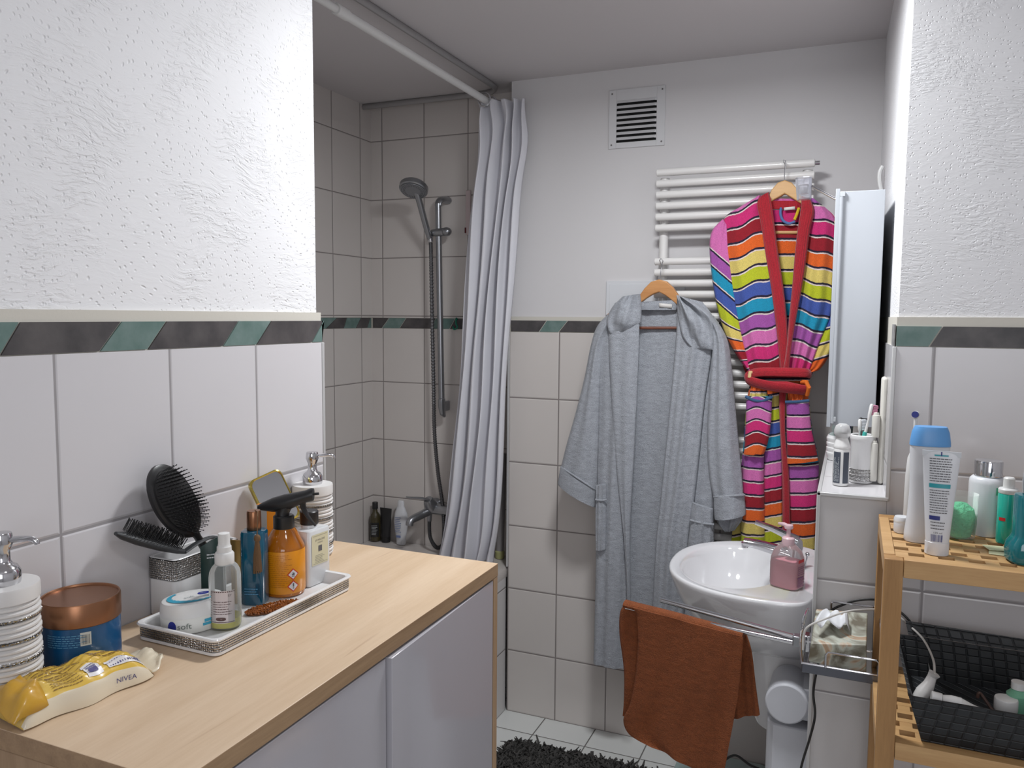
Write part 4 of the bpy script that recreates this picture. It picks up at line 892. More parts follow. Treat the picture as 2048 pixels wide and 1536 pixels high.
GR = terry('grey_terry', S(176, 180, 188), dark=.62, s=420., d=.003)
t = thing('grey_bathrobe', 'light grey hooded terry bathrobe hanging open on a wooden hanger', 'bathrobe', tuple(PY(1320, 1335, 2.70)))
G = lambda rows, name, **k: cloth(rows, k.pop('n', 60), k.pop('m', 40), k.pop('Y', 2.70)-.024, k.pop('th', .02), **k).build(name, GR, t, world=True, smooth=75)
G([(1272, 612, 1358, 612), (1228, 640, 1425, 640), (1206, 750, 1436, 740), (1200, 1000, 1424, 1000), (1196, 1180, 1420, 1180), (1190, 1322, 1412, 1330)], 'back_panel', Y=2.738, th=.005, fa=.004, fn=2.2, seed=3, m=60)
G([(1230, 606, 1277, 596), (1212, 640, 1277, 640), (1200, 700, 1275, 700), (1197, 850, 1270, 850), (1194, 980, 1263, 980), (1192, 1100, 1258, 1100), (1190, 1210, 1254, 1215), (1187, 1326, 1250, 1336)], 'left_front', Y=2.70, th=.014, fa=.006, fn=1.6, seed=4)
G([(1234, 604, 1279, 590), (1219, 640, 1279, 640), (1218, 700, 1277, 700), (1223, 800, 1273, 800), (1229, 900, 1269, 900), (1239, 1000, 1263, 1000), (1248, 1080, 1260, 1080), (1254, 1180, 1261, 1180), (1256, 1330, 1263, 1332)], 'left_lapel', Y=2.678, th=.010, fa=.003, fn=1., seed=5, m=24)
G([(1357, 592, 1405, 604), (1354, 640, 1428, 640), (1350, 700, 1425, 700), (1341, 800, 1410, 800), (1331, 900, 1400, 900), (1321, 1000, 1389, 1000), (1311, 1100, 1377, 1100), (1300, 1330, 1362, 1330)], 'right_front', Y=2.69, th=.018, fa=.007, fn=1.8, seed=8)
G([(1416, 640, 1438, 644), (1412, 760, 1440, 760), (1398, 900, 1432, 900), (1386, 1000, 1428, 1000), (1376, 1100, 1428, 1095), (1358, 1330, 1415, 1330)], 'right_side_panel', Y=2.705, th=.010, fa=.004, fn=1., seed=9, m=24)
G([(1226, 620, 1240, 632), (1196, 650, 1222, 668), (1182, 690, 1208, 712), (1168, 760, 1203, 785), (1150, 830, 1201, 860), (1133, 890, 1199, 925), (1121, 938, 1195, 985)], 'left_sleeve', Y=2.71, th=.026, fa=.004, fn=1.3, seed=10)
G([(1122, 931, 1194, 979), (1120, 938, 1194, 986), (1116, 965, 1192, 1012), (1117, 968, 1191, 1014)], 'left_cuff', Y=2.708, th=.034, fa=.001, fn=1., n=10, seed=11)
G([(1412, 625, 1428, 632), (1424, 665, 1452, 672), (1424, 710, 1461, 712), (1418, 790, 1469, 790), (1414, 880, 1477, 880), (1418, 950, 1484, 950), (1427, 996, 1487, 992)], 'right_sleeve', Y=2.69, th=.034, fa=.006, fn=1.4, seed=12)
G([(1428, 990, 1487, 986), (1427, 997, 1489, 993), (1428, 1034, 1492, 1026), (1430, 1037, 1490, 1029)], 'right_cuff', Y=2.688, th=.042, fa=.001, n=10, seed=13)
G([(1430, 1030, 1488, 1022), (1436, 1048, 1484, 1040), (1450, 1062, 1470, 1060)], 'cuff_lining', Y=2.70, th=.012, fa=.006, fn=2, n=12, seed=14)
G([(1246, 594, 1281, 588), (1226, 612, 1283, 612), (1214, 638, 1282, 640), (1216, 660, 1276, 650), (1222, 670, 1258, 662)], 'hood_left', taper=.8, Y=2.676, th=.024, fa=.006, fn=1.8, n=26, seed=15, fold=lambda u, v: 1.2*sin(8*u-5*v))
G([(1354, 590, 1372, 596), (1354, 612, 1406, 614), (1358, 645, 1430, 640), (1366, 676, 1431, 672), (1382, 696, 1429, 700)], 'hood_right', taper=.8, Y=2.670, th=.028, fa=.007, fn=2.4, n=30, seed=16, fold=lambda u, v: 1.5*sin(11*u-6*v))
G([(1276, 604, 1356, 600), (1277, 612, 1355, 610), (1280, 620, 1352, 620)], 'neckband', Y=2.715, th=.008, fa=.002, fn=2, n=8, seed=17)
G([(1192, 970, 1214, 968), (1191, 1000, 1213, 998), (1191, 1050, 1213, 1048), (1192, 1100, 1212, 1098)], 'left_pocket', Y=2.684, th=.014, fa=.003, n=20, m=16, seed=18)
G([(1384, 1004, 1427, 1018), (1381, 1036, 1427, 1046), (1377, 1075, 1427, 1078), (1374, 1112, 1426, 1112)], 'right_pocket', Y=2.678, th=.016, fa=.004, n=20, m=20, seed=19)
for nm, a, c, yy in (('left_pocket_hem', (1191, 999), (1214, 999), 2.644), ('right_pocket_hem', (1380, 1040), (1428, 1049), 2.636)):
    b = MB(); b.tube([PY(a[0]+(c[0]-a[0])*k/6, a[1]+(c[1]-a[1])*k/6+2*sin(pi*k/6), yy-.002*sin(pi*k/6)) for k in range(7)], .0035, 8); b.build(nm, GR, t, world=True)
for a, c, yy, nm in (((1122, 934), (1193, 981), 2.6515, 'cuff_piping'), ((1428, 994), (1489, 990), 2.624, 'cuff_piping')):
    b = MB(); b.tube([PY(a[0]+(c[0]-a[0])*k/10, a[1]+(c[1]-a[1])*k/10, yy+.030*(1-sin(pi*k/10)**.6)) for k in range(11)], .0035, 8); b.build(nm, GR, t, world=True)
b = MB(); b.patch(lambda u, v: PY(1318+u, 614-v+.1*u, 2.680), 0, 26, 0, 8, 4, 1); b.build('care_label', mat('care_label_white', S(214, 210, 206), .7), t, world=True, solid=.0006)

# ---- rainbow robe
PAL = [S(150, 22, 38), S(226, 100, 34), S(222, 200, 110), S(186, 194, 38), S(66, 88, 164), S(24, 146, 182), S(162, 84, 164), S(212, 112, 176), S(206, 44, 116)]
m, tt, bs = nt('rainbow_terry'); bs.inputs['Roughness'].default_value = .95; bs.inputs['Sheen Weight'].default_value = .08
sx = nd(tt, 'ShaderNodeSeparateXYZ', {0: nd(tt, 'ShaderNodeTexCoord').outputs['UV']}).outputs[0]
tco = nd(tt, 'ShaderNodeTexCoord').outputs['Object']
wn = nd(tt, 'ShaderNodeTexNoise', {'Vector': tco, 'Scale': 120., 'Detail': 2.})
sx = mth(tt, 'MULTIPLY_ADD', wn.outputs[0], .07, mth(tt, 'SUBTRACT', sx, .035))
rp = nd(tt, 'ShaderNodeValToRGB', {0: mth(tt, 'FRACT', mth(tt, 'DIVIDE', mth(tt, 'ADD', sx, 90.), 9.))}); cr_ = rp.color_ramp; cr_.interpolation = 'CONSTANT'
cr_.elements[0].position = 0; cr_.elements[0].color = c4(PAL[0]); cr_.elements[1].position = 1/9; cr_.elements[1].color = c4(PAL[1])
for k in range(2, 9): e = cr_.elements.new(k/9); e.color = c4(PAL[k])
fr = mth(tt, 'FRACT', mth(tt, 'ADD', sx, 90.))
n2 = nd(tt, 'ShaderNodeTexNoise', {'Vector': tco, 'Scale': 500., 'Detail': 3.})
colr = nd(tt, 'ShaderNodeMix', {0: 1.}, data_type='RGBA', blend_type='MULTIPLY'); tt.links.new(rp.outputs[0], colr.inputs[6])
gv = nd(tt, 'ShaderNodeMapRange', {'Value': n2.outputs[0], 'From Min': .3, 'From Max': .7, 'To Min': .72, 'To Max': 1.08}).outputs[0]; tt.links.new(gv, colr.inputs[7])
c1 = mixc(tt, mth(tt, 'LESS_THAN', fr, .085), colr.outputs[2], S(216, 200, 196)); c2 = mixc(tt, mth(tt, 'GREATER_THAN', fr, .87), c1, S(34, 24, 48))
tt.links.new(c2, bs.inputs['Base Color'])
bp = nd(tt, 'ShaderNodeBump', {'Height': n2.outputs[0], 'Strength': .6, 'Distance': .002}); tt.links.new(bp.outputs[0], bs.inputs['Normal'])
RB = m
m, tt, bs = nt('red_ribbed_terry'); bs.inputs['Roughness'].default_value = .9; bs.inputs['Sheen Weight'].default_value = .25
tco = nd(tt, 'ShaderNodeTexCoord').outputs['Object']; n2 = nd(tt, 'ShaderNodeTexNoise', {'Vector': tco, 'Scale': 300., 'Detail': 3.})
tt.links.new(mixc(tt, n2.outputs[0], S(120, 12, 26), S(196, 30, 48)), bs.inputs['Base Color'])
ux = nd(tt, 'ShaderNodeSeparateXYZ', {0: nd(tt, 'ShaderNodeTexCoord').outputs['UV']}).outputs[0]
hh = mth(tt, 'ADD', mth(tt, 'MULTIPLY', mth(tt, 'SINE', mth(tt, 'MULTIPLY', ux, 38.)), .5), n2.outputs[0])
bp = nd(tt, 'ShaderNodeBump', {'Height': hh, 'Strength': .7, 'Distance': .002}); tt.links.new(bp.outputs[0], bs.inputs['Normal']); RDM = m
t = thing('rainbow_bathrobe', 'rainbow striped bathrobe with red lapels and a tied red belt', 'bathrobe', tuple(PY(1560, 1130, 2.70)))
G = lambda rows, name, s, **k: cloth(rows, k.pop('n', 50), k.pop('m', 36), k.pop('Y', 2.70), k.pop('th', .02), sfun=s, **k).build(name, k.get('mt', RB), t, world=True, smooth=75)
lerp = lambda a, c, k: a+(c-a)*max(0, min(1, k))
sL = lambda x, y: (y-447.6+lerp(.44, .24, (y-440)/230)*(x-1497)+3.0*sin((x-1497)*.11))/31.2
sR = lambda x, y: (y-475-lerp(.2, .32, (y-450)/200)*(x-1642)+2.5*sin((x-1642)*.12))/31.7
sB = lambda x, y: (y-449)/31.
G([(1530, 398, 1612, 398), (1470, 440, 1672, 440), (1455, 560, 1670, 560), (1470, 680, 1650, 680), (1500, 770, 1615, 770)], 'back_panel', sB, Y=2.725, th=.006, fa=.003, seed=21)
def sSl(x, y):
    a = min(7.84, 7-(y-493-.85*(x-1417))/31.)
    if y > 640: a -= (y-640)*.012*(x-1440)/31.*1.1
    return a
G([(1446, 438, 1456, 452), (1424, 462, 1462, 492), (1419, 500, 1466, 520), (1426, 570, 1474, 585), (1438, 630, 1484, 640), (1452, 672, 1494, 690), (1474, 712, 1504, 716), (1496, 742, 1512, 742)], 'left_sleeve', sSl, Y=2.705, th=.022, fa=.004, fn=1.2, seed=22)
G([(1664, 440, 1680, 452), (1664, 520, 1690, 520), (1662, 600, 1688, 600), (1645, 655, 1680, 660), (1632, 690, 1665, 700), (1618, 730, 1640, 738), (1606, 744, 1618, 746)], 'right_sleeve', lambda x, y: 3-(y-688+.3*(x-1640))/27., Y=2.712, th=.018, fa=.004, fn=1.2, seed=23)
fL = lambda u, v: .9*sin(2*pi*(3.2*u+.1))*v*v*1.6
G([(1512, 396, 1526, 392), (1480, 414, 1532, 414), (1448, 438, 1538, 450), (1444, 490, 1546, 500), (1456, 560, 1552, 565), (1468, 620, 1558, 625), (1482, 680, 1562, 685), (1498, 750, 1568, 752)], 'left_front', sL, Y=2.698, th=.024, fa=.004, fn=1.5, seed=24, fold=fL)
G([(1616, 396, 1632, 400), (1610, 416, 1660, 424), (1606, 450, 1672, 448), (1600, 500, 1672, 500), (1592, 565, 1668, 565), (1584, 625, 1664, 625), (1578, 685, 1640, 685), (1570, 750, 1616, 752)], 'right_front', sR, Y=2.698, th=.022, fa=.004, fn=1.5, seed=25, fold=fL)
def G2(rows, name, Y, th, **k):
    b = MB(); n = k.get('n', 50); mm_ = 14; R = cr(rows, n); vs = []; uv = []; W = 2*mm_
    for i, q in enumerate(R):
        for j in range(W):
            fr_ = j <= mm_; u = j/mm_ if fr_ else (2*mm_-j)/mm_
            p = PY(q[0]+(q[2]-q[0])*u, q[1]+(q[3]-q[1])*u, Y); d = -th*(sin(pi*u)**.5 if fr_ and 0 < u < 1 else 0)+(0 if fr_ else .003); vs.append((p.x, p.y+d, p.z)); uv.append((u+.001, .5))
    b.add(vs, [(i*W+j, i*W+(j+1) % W, (i+1)*W+(j+1) % W, (i+1)*W+j) for i in range(n) for j in range(W)]+[tuple(range(W))[::-1], tuple(range(n*W, (n+1)*W))], 0, uv)
    return b.build(name, RDM, t, world=True, smooth=75)
G2([(1538, 402, 1604, 402), (1540, 408, 1602, 408), (1542, 418, 1600, 418)], 'neckband', 2.712, .006, n=8)
G2([(1518, 396, 1538, 384), (1514, 410, 1543, 405), (1522, 450, 1549, 448), (1531, 510, 1557, 508), (1541, 570, 1566, 568), (1549, 630, 1573, 628), (1556, 690, 1577, 688), (1561, 752, 1580, 752)], 'left_lapel', 2.672, .010)
G2([(1603, 392, 1622, 400), (1601, 420, 1628, 424), (1595, 460, 1620, 462), (1589, 515, 1613, 515), (1584, 575, 1604, 575), (1578, 635, 1593, 635), (1572, 700, 1582, 700), (1563, 752, 1578, 752)], 'right_lapel', 2.664, .010)
sk = lambda b0, p_: (lambda x, y: (y-b0)/p_)
G([(1504, 770, 1612, 770), (1494, 800, 1616, 800), (1486, 900, 1630, 900), (1474, 1000, 1634, 1000), (1463, 1078, 1632, 1085), (1460, 1150, 1630, 1150)], 'skirt_back', lambda x, y: (y-985+.2*(x-1500))/27., Y=2.72, th=.006, fa=.003, seed=30)
G([(1526, 775, 1560, 775), (1528, 800, 1562, 800), (1528, 900, 1565, 900), (1527, 1000, 1567, 1000), (1526, 1080, 1568, 1080), (1526, 1150, 1568, 1150)], 'skirt_inner_fold', lambda x, y: (y-977.6+.18*(x-1545))/26.8, Y=2.700, th=.012, fa=.004, fn=1.3, seed=31)
G([(1500, 768, 1534, 768), (1494, 800, 1534, 802), (1490, 860, 1530, 862), (1486, 930, 1528, 932), (1483, 1000, 1529, 1000), (1481, 1080, 1530, 1084), (1480, 1150, 1530, 1150)], 'skirt_left', lambda x, y: (y-988.6-.10*(x-1506))/26.5, Y=2.692, th=.022, fa=.004, fn=1.0, seed=32)
G([(1576, 772, 1608, 772), (1574, 800, 1618, 800), (1573, 860, 1624, 860), (1574, 920, 1637, 918), (1577, 990, 1636, 990), (1581, 1070, 1632, 1070), (1583, 1150, 1630, 1150)], 'skirt_right', lambda x, y: (y-1014.5+.04*(x-1600))/28.7, Y=2.692, th=.022, fa=.004, fn=1.0, seed=33)
G2([(1560, 775, 1575, 775), (1558, 800, 1572, 800), (1560, 864, 1571, 864), (1564, 946, 1578, 946), (1565, 1050, 1581, 1050), (1566, 1150, 1584, 1150)], 'front_trim', 2.672, .008)
G([(1492, 792, 1544, 792), (1492, 812, 1544, 808), (1491, 850, 1542, 846), (1489, 890, 1536, 884), (1487, 908, 1528, 908)], 'left_pocket', lambda x, y: (y-868+6*cos((x-1515)*.09))/24., Y=2.668, th=.018, fa=.003, fn=1, n=24, seed=34)
G([(1572, 804, 1617, 800), (1573, 830, 1620, 826), (1573, 860, 1623, 856), (1574, 900, 1632, 896), (1574, 927, 1637, 921)], 'right_pocket', lambda x, y: (y-886)/27.5, Y=2.668, th=.016, fa=.003, fn=1, n=24, seed=35)
DEN = terry('denim_blue_lining', S(64, 98, 138), dark=.7)
for a, c, nm in (((1491, 793), (1545, 793), 'pocket_rim'), ((1571, 804), (1618, 801), 'pocket_rim')):
    b = MB(); b.tube([PY(a[0]+(c[0]-a[0])*k/12, a[1]+(c[1]-a[1])*k/12+9*sin(pi*k/12)*(1 if a[0] < 1550 else .1), 2.655-.006*sin(pi*k/12)) for k in range(13)], .0048, 10); b.build(nm, DEN, t, world=True)
def lump(rows, name, s, **k): return G(rows, name, s, **k)
lump([(1502, 768, 1532, 768), (1500, 784, 1534, 784), (1496, 804, 1540, 806)], 'gathered_folds', lambda x, y: 1.5+(y-772)/24., Y=2.668, th=.008, fa=.005, fn=3, n=12, seed=40)
lump([(1576, 780, 1606, 780), (1576, 794, 1608, 794), (1580, 806, 1604, 806)], 'gathered_folds', lambda x, y: 1.5, Y=2.668, th=.010, fa=.005, fn=3, n=12, seed=41)
def belt(pts, r, nm, sq): 
    b = MB(); P = [tuple(PY(x, y, Y)) for x, y, Y in pts]; P = cr(P, 30); b.tube(P, r, 14, sq=sq); b.uv = [(.02*(i % 14)+.001, .5) for i in range(len(b.v))]; b.build(nm, RDM, bl, world=True)
bl = MB(); bl.tube([PY(1540, 768, 2.655), PY(1572, 770, 2.648), PY(1600, 775, 2.655)], [.010, .012, .010], 12); bl = bl.build('belt', RDM, t, world=True)
belt([(1500, 752, 2.69), (1502, 748, 2.668), (1520, 744, 2.648), (1560, 744, 2.640), (1600, 745, 2.648), (1614, 746, 2.662), (1618, 748, 2.685)], .0145, 'belt_strand', (.6, 1))
belt([(1500, 752, 2.688), (1495, 758, 2.672), (1506, 764, 2.655), (1535, 771, 2.636), (1570, 776, 2.632), (1600, 779, 2.642), (1611, 781, 2.66), (1612, 780, 2.685)], .0195, 'belt_strand', (.5, 1))
b = MB(); b.tube([PY(x, y, Y) for x, y, Y in ((1604, 764, 2.66), (1613, 764, 2.642), (1617, 775, 2.640), (1614, 790, 2.655))], .007, 10); b.build('belt_loop', mat('orange_terry', S(222, 112, 34), .9), t, world=True)
b = MB(); b.tube([PY(x, y, Y) for x, y, Y in ((1512, 745, 2.67), (1500, 745, 2.650), (1499, 755, 2.650))], .006, 10); b.build('belt_loop', mat('cream_terry', S(220, 190, 140), .9), t, world=True)
b = MB(); b.tube(cr([tuple(PY(*q)) for q in ((1562, 416, 2.708), (1561, 428, 2.700), (1566, 441, 2.697), (1578, 447, 2.697), (1590, 443, 2.699))], 16), .0042, 8); lp = b.build('hanging_loop', mat('slate_blue_terry', S(84, 110, 160), .9), t, world=True)
b = MB(); b.tube(cr([tuple(PY(*q)) for q in ((1589, 440, 2.699), (1594, 428, 2.702), (1598, 416, 2.706))], 10), .0048, 8); b.build('loop_end', mat('yellow_terry', S(210, 180, 40), .9), lp, world=True)
b = MB(); b.patch(lambda u, v: PY(1568+u, 421-v-.10*u, 2.701), 0, 22, 0, 6, 4, 1); b.build('care_label', mat('care_label_white'), t, world=True, solid=.0006)
# ================================================================ washbasin
t = thing('washbasin', 'white oval ceramic washbasin mounted on the tiled ledge', 'washbasin', (-.06, 2.30, .70))
SZ = .878; N = 72
def outl(k, dz_, cx=-.056, cy=2.302, L=.405, Wd=.275, sh=0):       # D-shaped outline, flat against the ledge
    o = []
    for i in range(N):
        a = 2*pi*i/N; ca, sa = cos(a), sin(a)
        if ca < 0: x = cx-.13-(L-.13)*abs(ca)**.92*k; y = cy+Wd*k*(1 if sa > 0 else -1)*abs(sa)**.85
        else: x = cx-.13*(1-abs(ca)**.5); y = cy+Wd*(k+(1-k)*.0)*(1 if sa > 0 else -1)*abs(sa)**.42 if abs(ca) < .999 else cy
        o.append((min(x+sh*(cx-x), cx), y, SZ+dz_))
    return o
def bowl(k, dz_, cx=-.290, cy=2.300, rx=.140, ry=.205):
    return [(cx+rx*k*cos(2*pi*i/N), cy+ry*k*(1 if sin(2*pi*i/N) > 0 else -1)*abs(sin(2*pi*i/N))**.95, SZ+dz_) for i in range(N)]
rg = [outl(.30, -.205), outl(.45, -.20), outl(.62, -.175), outl(.80, -.125), outl(.92, -.070), outl(.985, -.022), outl(1.0, -.008), outl(.995, -.001), outl(.98, .001), outl(.965, .0), bowl(1.03, -.001), bowl(.99, -.006), bowl(.955, -.020), bowl(.88, -.055), bowl(.76, -.090), bowl(.58, -.118), bowl(.34, -.132), bowl(.10, -.136)]
b = MB(); b.add([q for r_ in rg for q in r_], [(i*N+j, i*N+(j+1) % N, (i+1)*N+(j+1) % N, (i+1)*N+j) for i in range(len(rg)-1) for j in range(N)]+[tuple(range(N))[::-1], tuple(range((len(rg)-1)*N, len(rg)*N))])
b.build('basin', mat('sanitary_ceramic', S(226, 226, 228), .08, coat=.5), t, world=True, smooth=60)
b = MB(); b.lathe([(.022, SZ-.1365), (.022, SZ-.131), (.017, SZ-.130), (.001, SZ-.131)], (-.29, 2.30, 0), 24); b.build('drain_ring', CHR, t, world=True)
b = MB(); vs = []
for z, k in ((.715, 1.12), (.66, 1.0), (.55, .92), (.46, .88), (.445, .84)):
    vs += [(-.0565-(.185*k)*max(0, cos(a))**.7, 2.30+.105*k*sin(a), z) for a in [-pi/2+pi*i/24 for i in range(25)]]
b.add(vs, [(i*25+j, i*25+(j+1) % 25, (i+1)*25+(j+1) % 25, (i+1)*25+j) for i in range(4) for j in range(25)]+[tuple(range(25))[::-1], tuple(range(100, 125))]); b.build('siphon_cover', mat('sanitary_ceramic'), t, world=True)
t = thing('basin_tap', 'chrome single-lever tap on the washbasin behind the pink soap', 'tap', (-.128, 2.33, SZ))
b = MB(); b.lathe([(.026, 0), (.026, .006), (.0235, .010), (.0225, .055), (.024, .062), (.022, .080), (.015, .088), (.001, .09)], n=32); b.build('body', CHR, t)
sp_ = [(-.012, 0, .040), (-.05, -.004, .050), (-.10, -.008, .060), (-.135, -.010, .0635)]
b = MB(); b.tube(cr(sp_, 12), [.0235-.0085*i/12 for i in range(13)], 14, sq=(1.1, .75)); b.tube([(-.131, -.010, .062), (-.131, -.010, .048)], [.011, .0095], 14); b.build('spout', CHR, t)
b = MB(); b.tube(cr([(.008, 0, .082), (-.02, -.002, .094), (-.06, -.006, .110), (-.105, -.010, .124)], 12), [.0215-.011*i/12 for i in range(13)], 12, sq=(1.2, .6)); b.build('lever', CHR, t)
b = MB(); b.tube([(.030, .03, .0), (.034, .03, .032)], .002, 8); b.sphere((.0345, .03, .037), .0062, 14); b.build('plug_rod', CHR, t)

# pink hand soap
p = PZ(1577, 1170, SZ); t = thing('hand_soap', 'clear pump bottle of pink liquid soap on the basin edge', 'soap bottle', (p.x-.004, p.y-.012, SZ+.0005), math.radians(-24))
b = MB(); b.lathe([(.0355, 0), (.0385, .003), (.0395, .010), (.0395, .062), (.038, .078), (.032, .096), (.022, .108), (.0145, .114)], n=48, sx=1.0, sy=.80, p=4.); bb = b.build('clear_body', clearmat('soap_plastic', (.92, .88, .88), .12, .08), t)
b = MB(); b.lathe([(.034, .0012), (.037, .004), (.0378, .010), (.0378, .062), (.0365, .070), (.001, .0702)], n=48, sx=1.0, sy=.79, p=4.); b.build('pink_liquid', mat('pink_soap', S(226, 148, 160), .3, sub=.2), bb)
Sf = plane((.010, -.0322, 0), (1, 0, 0), (0, 0, 1)); Sr = plane((.0400, 0, 0), (0, 1, 0), (0, 0, 1))
b = MB(); b.patch(Sr, -.018, .010, .072, .080); b.build('red_badge', RED, bb)
b = MB(); b.lines(Sr, -.020, .018, .038, .064, 5, fill=.25, seed=5); b.lines(Sr, -.020, .018, .008, .030, 7, fill=.5, seed=7); b.patch(Sr, -.020, .010, .031, .0345); b.build('label_print', mat('plum_print', S(120, 60, 110), .5), bb)
PNK = mat('pale_pink_plastic_pump', S(222, 190, 196), .35, sub=.2)
b = MB(); b.lathe([(.0155, .110), (.016, .112), (.016, .128), (.013, .131), (.0055, .132), (.005, .152), (.010, .153), (.0115, .157), (.0105, .163), (.001, .1645)], n=28); pm = b.build('pump', PNK, t)
b = MB(); b.tube([(.0, 0, .158), (-.018, .008, .160), (-.036, .016, .157)], [.0058, .005, .0035], 12); b.build('spout', PNK, pm)

# ================================================================ mirror cabinet with its lamp
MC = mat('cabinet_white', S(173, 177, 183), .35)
t = thing('mirror_cabinet', 'white mirror cabinet seen from its side above the tiled ledge', 'cabinet', (.004, 2.375, 1.316))
b = MB(); b.box((-.036, 2.10, 1.316), (.0570, 2.65, 1.879)); b.build('body', MC, t, world=True, bevel=.0015)
b = MB(); b.box((-.0515, 2.095, 1.312), (-.0415, 2.655, 1.885), mis=[1, 0, 0, 0, 0, 0]); b.build('mirror_door', [MC, mat('mirror_glass')], t, world=True, bevel=.001)
b = MB(); b.tube([(-.0378, 2.0945, 1.322), (-.0378, 2.0945, 1.866)], .0042, 14); b.build('hinge_profile', MC, t, world=True)
for z in (1.872, 1.332):
    b = MB(); b.box((-.0415, 2.091, z-.006), (-.030, 2.099, z+.006)); b.build('hinge_cap', mat('light_grey_plastic', S(180, 184, 188), .4), t, world=True, bevel=.001)
t = thing('mirror_lamp', 'clear octagonal glass lamp shade on a thin chrome arm beside the cabinet', 'lamp', tuple(PY(1672, 398, 2.2)))
gp = PY(1607, 378, 2.2); k = mpp(gp)
b = MB(); b.tube([PY(1676, 402, 2.2), PY(1650, 388, 2.2), PY(1620, 372, 2.2)], .0022, 8); b.tube([PY(1676, 398, 2.2)+V((0, .006, 0)), PY(1620, 368, 2.2)+V((0, .006, 0))], .0016, 8); b.build('arm', CHR, t, world=True)
b = MB(); b.tube([PY(1672, 399, 2.2), V((-.040, 2.2, 1.8865)), V((-.034, 2.2, 1.8815))], .004, 8); b.build('arm_mount', CHR, t, world=True)
gt = V((gp.x, gp.y, gp.z+.018)); gx = V((-.05, 0, 1)).normalized()
b = MB(); b.lathe([(.0175, -.045), (.0200, .010), (.0185, .010), (.0160, -.042), (.001, -.042)], gt, 8, axis=gx); b.build('glass_shade', clearmat('lamp_glass', (.80, .80, .84), .10, .05), t, world=True, smooth=0)
b = MB(); b.lathe([(.012, -.03), (.013, -.008), (.001, -.006)], gt, 16, axis=gx); b.build('bulb', clearmat('bulb_glass', (.8, .8, .8), .15), t, world=True)
b = MB(); b.lathe([(.0205, .008), (.0208, .0105), (.0192, .0105)], gt, 8, axis=gx, cap=False); b.build('rim', CHR, t, world=True, smooth=0)
b = MB(); b.tube(cr([tuple(PY(1770, 332, 2.6)), tuple(PY(1764, 345, 2.6)), tuple(PY(1764, 366, 2.6)), tuple(PY(1768, 384, 2.6))], 12), .006, 8); b.map(lambda p: V((p.x-.006, p.y, p.z)))
tag(b.build('cable_cover', WPL), 'white plastic loop on the side wall above the mirror cabinet', 'cable cover')

# ================================================================ things on the tiled ledge
LZ = 1.2005
t = thing('foam_bottle', 'small white foam bottle with a clear cap and grey label on the ledge', 'bottle', (-.013, 1.948, LZ))
r = .0178; b = MB(); b.lathe([(r*.9, 0), (r, .003), (r, .078), (r*.95, .084), (r*.86, .087)], n=36); bb = b.build('white_body', WPL, t)
b = MB(); b.lathe([(r*.97, .084), (r*1.02, .087), (r*.98, .091), (r*.72, .104), (r*.66, .110), (r*.66, .118)], n=30, cap=False); b.lathe([(.001, .118), (r*.66, .118)], n=30); b.build('pump_collar', WPL, t)
b = MB(); b.lathe([(r*.70, .108), (r*.98, .116), (r*.98, .126), (r*.80, .135), (r*.45, .1395), (.001, .140)], n=30); b.build('clear_cap', clearmat('cloudy_cap', (.93, .93, .93), .4, .15), t)
Sf = cyl(0, 0, r, .0005, math.radians(-108)); DG = mat('slate_label', S(70, 76, 88), .5)
b = MB(); b.patch(Sf, -.013, .004, .006, .077, 10); b.patch(Sf, .010, .024, .006, .077, 10); lb = b.build('grey_label', DG, bb)
b = MB(); Sv = cyl(0, 0, r, .0009, math.radians(-108)); b.lines(lambda u, v: Sv(v, u), .010, .070, -.012, .002, 5, fill=.3, seed=3); b.build('label_print', LTX, lb)
t = thing('toothbrush_cup', 'white cup with rhinestone rows at its foot holding toothbrushes', 'cup', (.030, 2.005, LZ))
b = MB(); b.lathe([(.0245, 0), (.0255, .002), (.0255, .096), (.027, .099), (.028, .104), (.0275, .109), (.0255, .1105), (.024, .109), (.0235, .10), (.0225, .012), (.001, .010)], n=44); cb = b.build('cup_body', WHT, t)
for k in range(5):
    z = .004+.0058*k; b = MB(); b.lathe([(.0256, z), (.0272, z+.0013), (.0272, z+.0037), (.0256, z+.005)], n=40, cap=False); b.build('glitter_ring', GLT, cb)
def tbrush(label, p0, p1, face, hc_, bc, bl_=.010, base=WPL):
    p0, p1 = V(p0), V(p1); d = (p1-p0).normalized(); f = V(face); f = (f-d*f.dot(d)).normalized(); w_ = d.cross(f)
    t = thing('toothbrush', label, 'toothbrush', tuple(p0))
    b = MB(); L = (p1-p0).length; b.tube([p0, p0+d*L*.35, p0+d*L*.60, p0+d*L*.78, p0+d*(L-.024), p0+d*(L-.003), p1], [.0045, .0052, .0045, .0028, .0052, .0052, .003], 10, sq=(1, .8)); b.build('handle', base, t, world=True)
    b = MB(); b.tube([p0+d*L*.30-f*.0012, p0+d*L*.62-f*.001], [.0052, .0048], 10); b.build('grip', hc_, t, world=True)
    b = MB()
    for i in range(7):
        q = p0+d*(L-.024+.0035*i)+f*.0035
        b.add([q+d*a1*.0014+w_*a2*.0042+f*z_ for z_ in (0, bl_+.0012*(i % 2)) for a1, a2 in ((-1, -1), (1, -1), (1, 1), (-1, 1))], [(0, 1, 2, 3), (7, 6, 5, 4), (0, 4, 5, 1), (1, 5, 6, 2), (2, 6, 7, 3), (3, 7, 4, 0)])
    b.build('bristles', bc, t, world=True)
MAG = mat('magenta_plastic', S(176, 40, 100), .4); TUR = mat('turquoise_plastic', S(70, 180, 170), .4); BRI = mat('white_bristles', S(220, 224, 230), .7); PBR = mat('pink_bristles', S(210, 140, 170), .7)
c_ = V((.030, 2.005, LZ+.012))
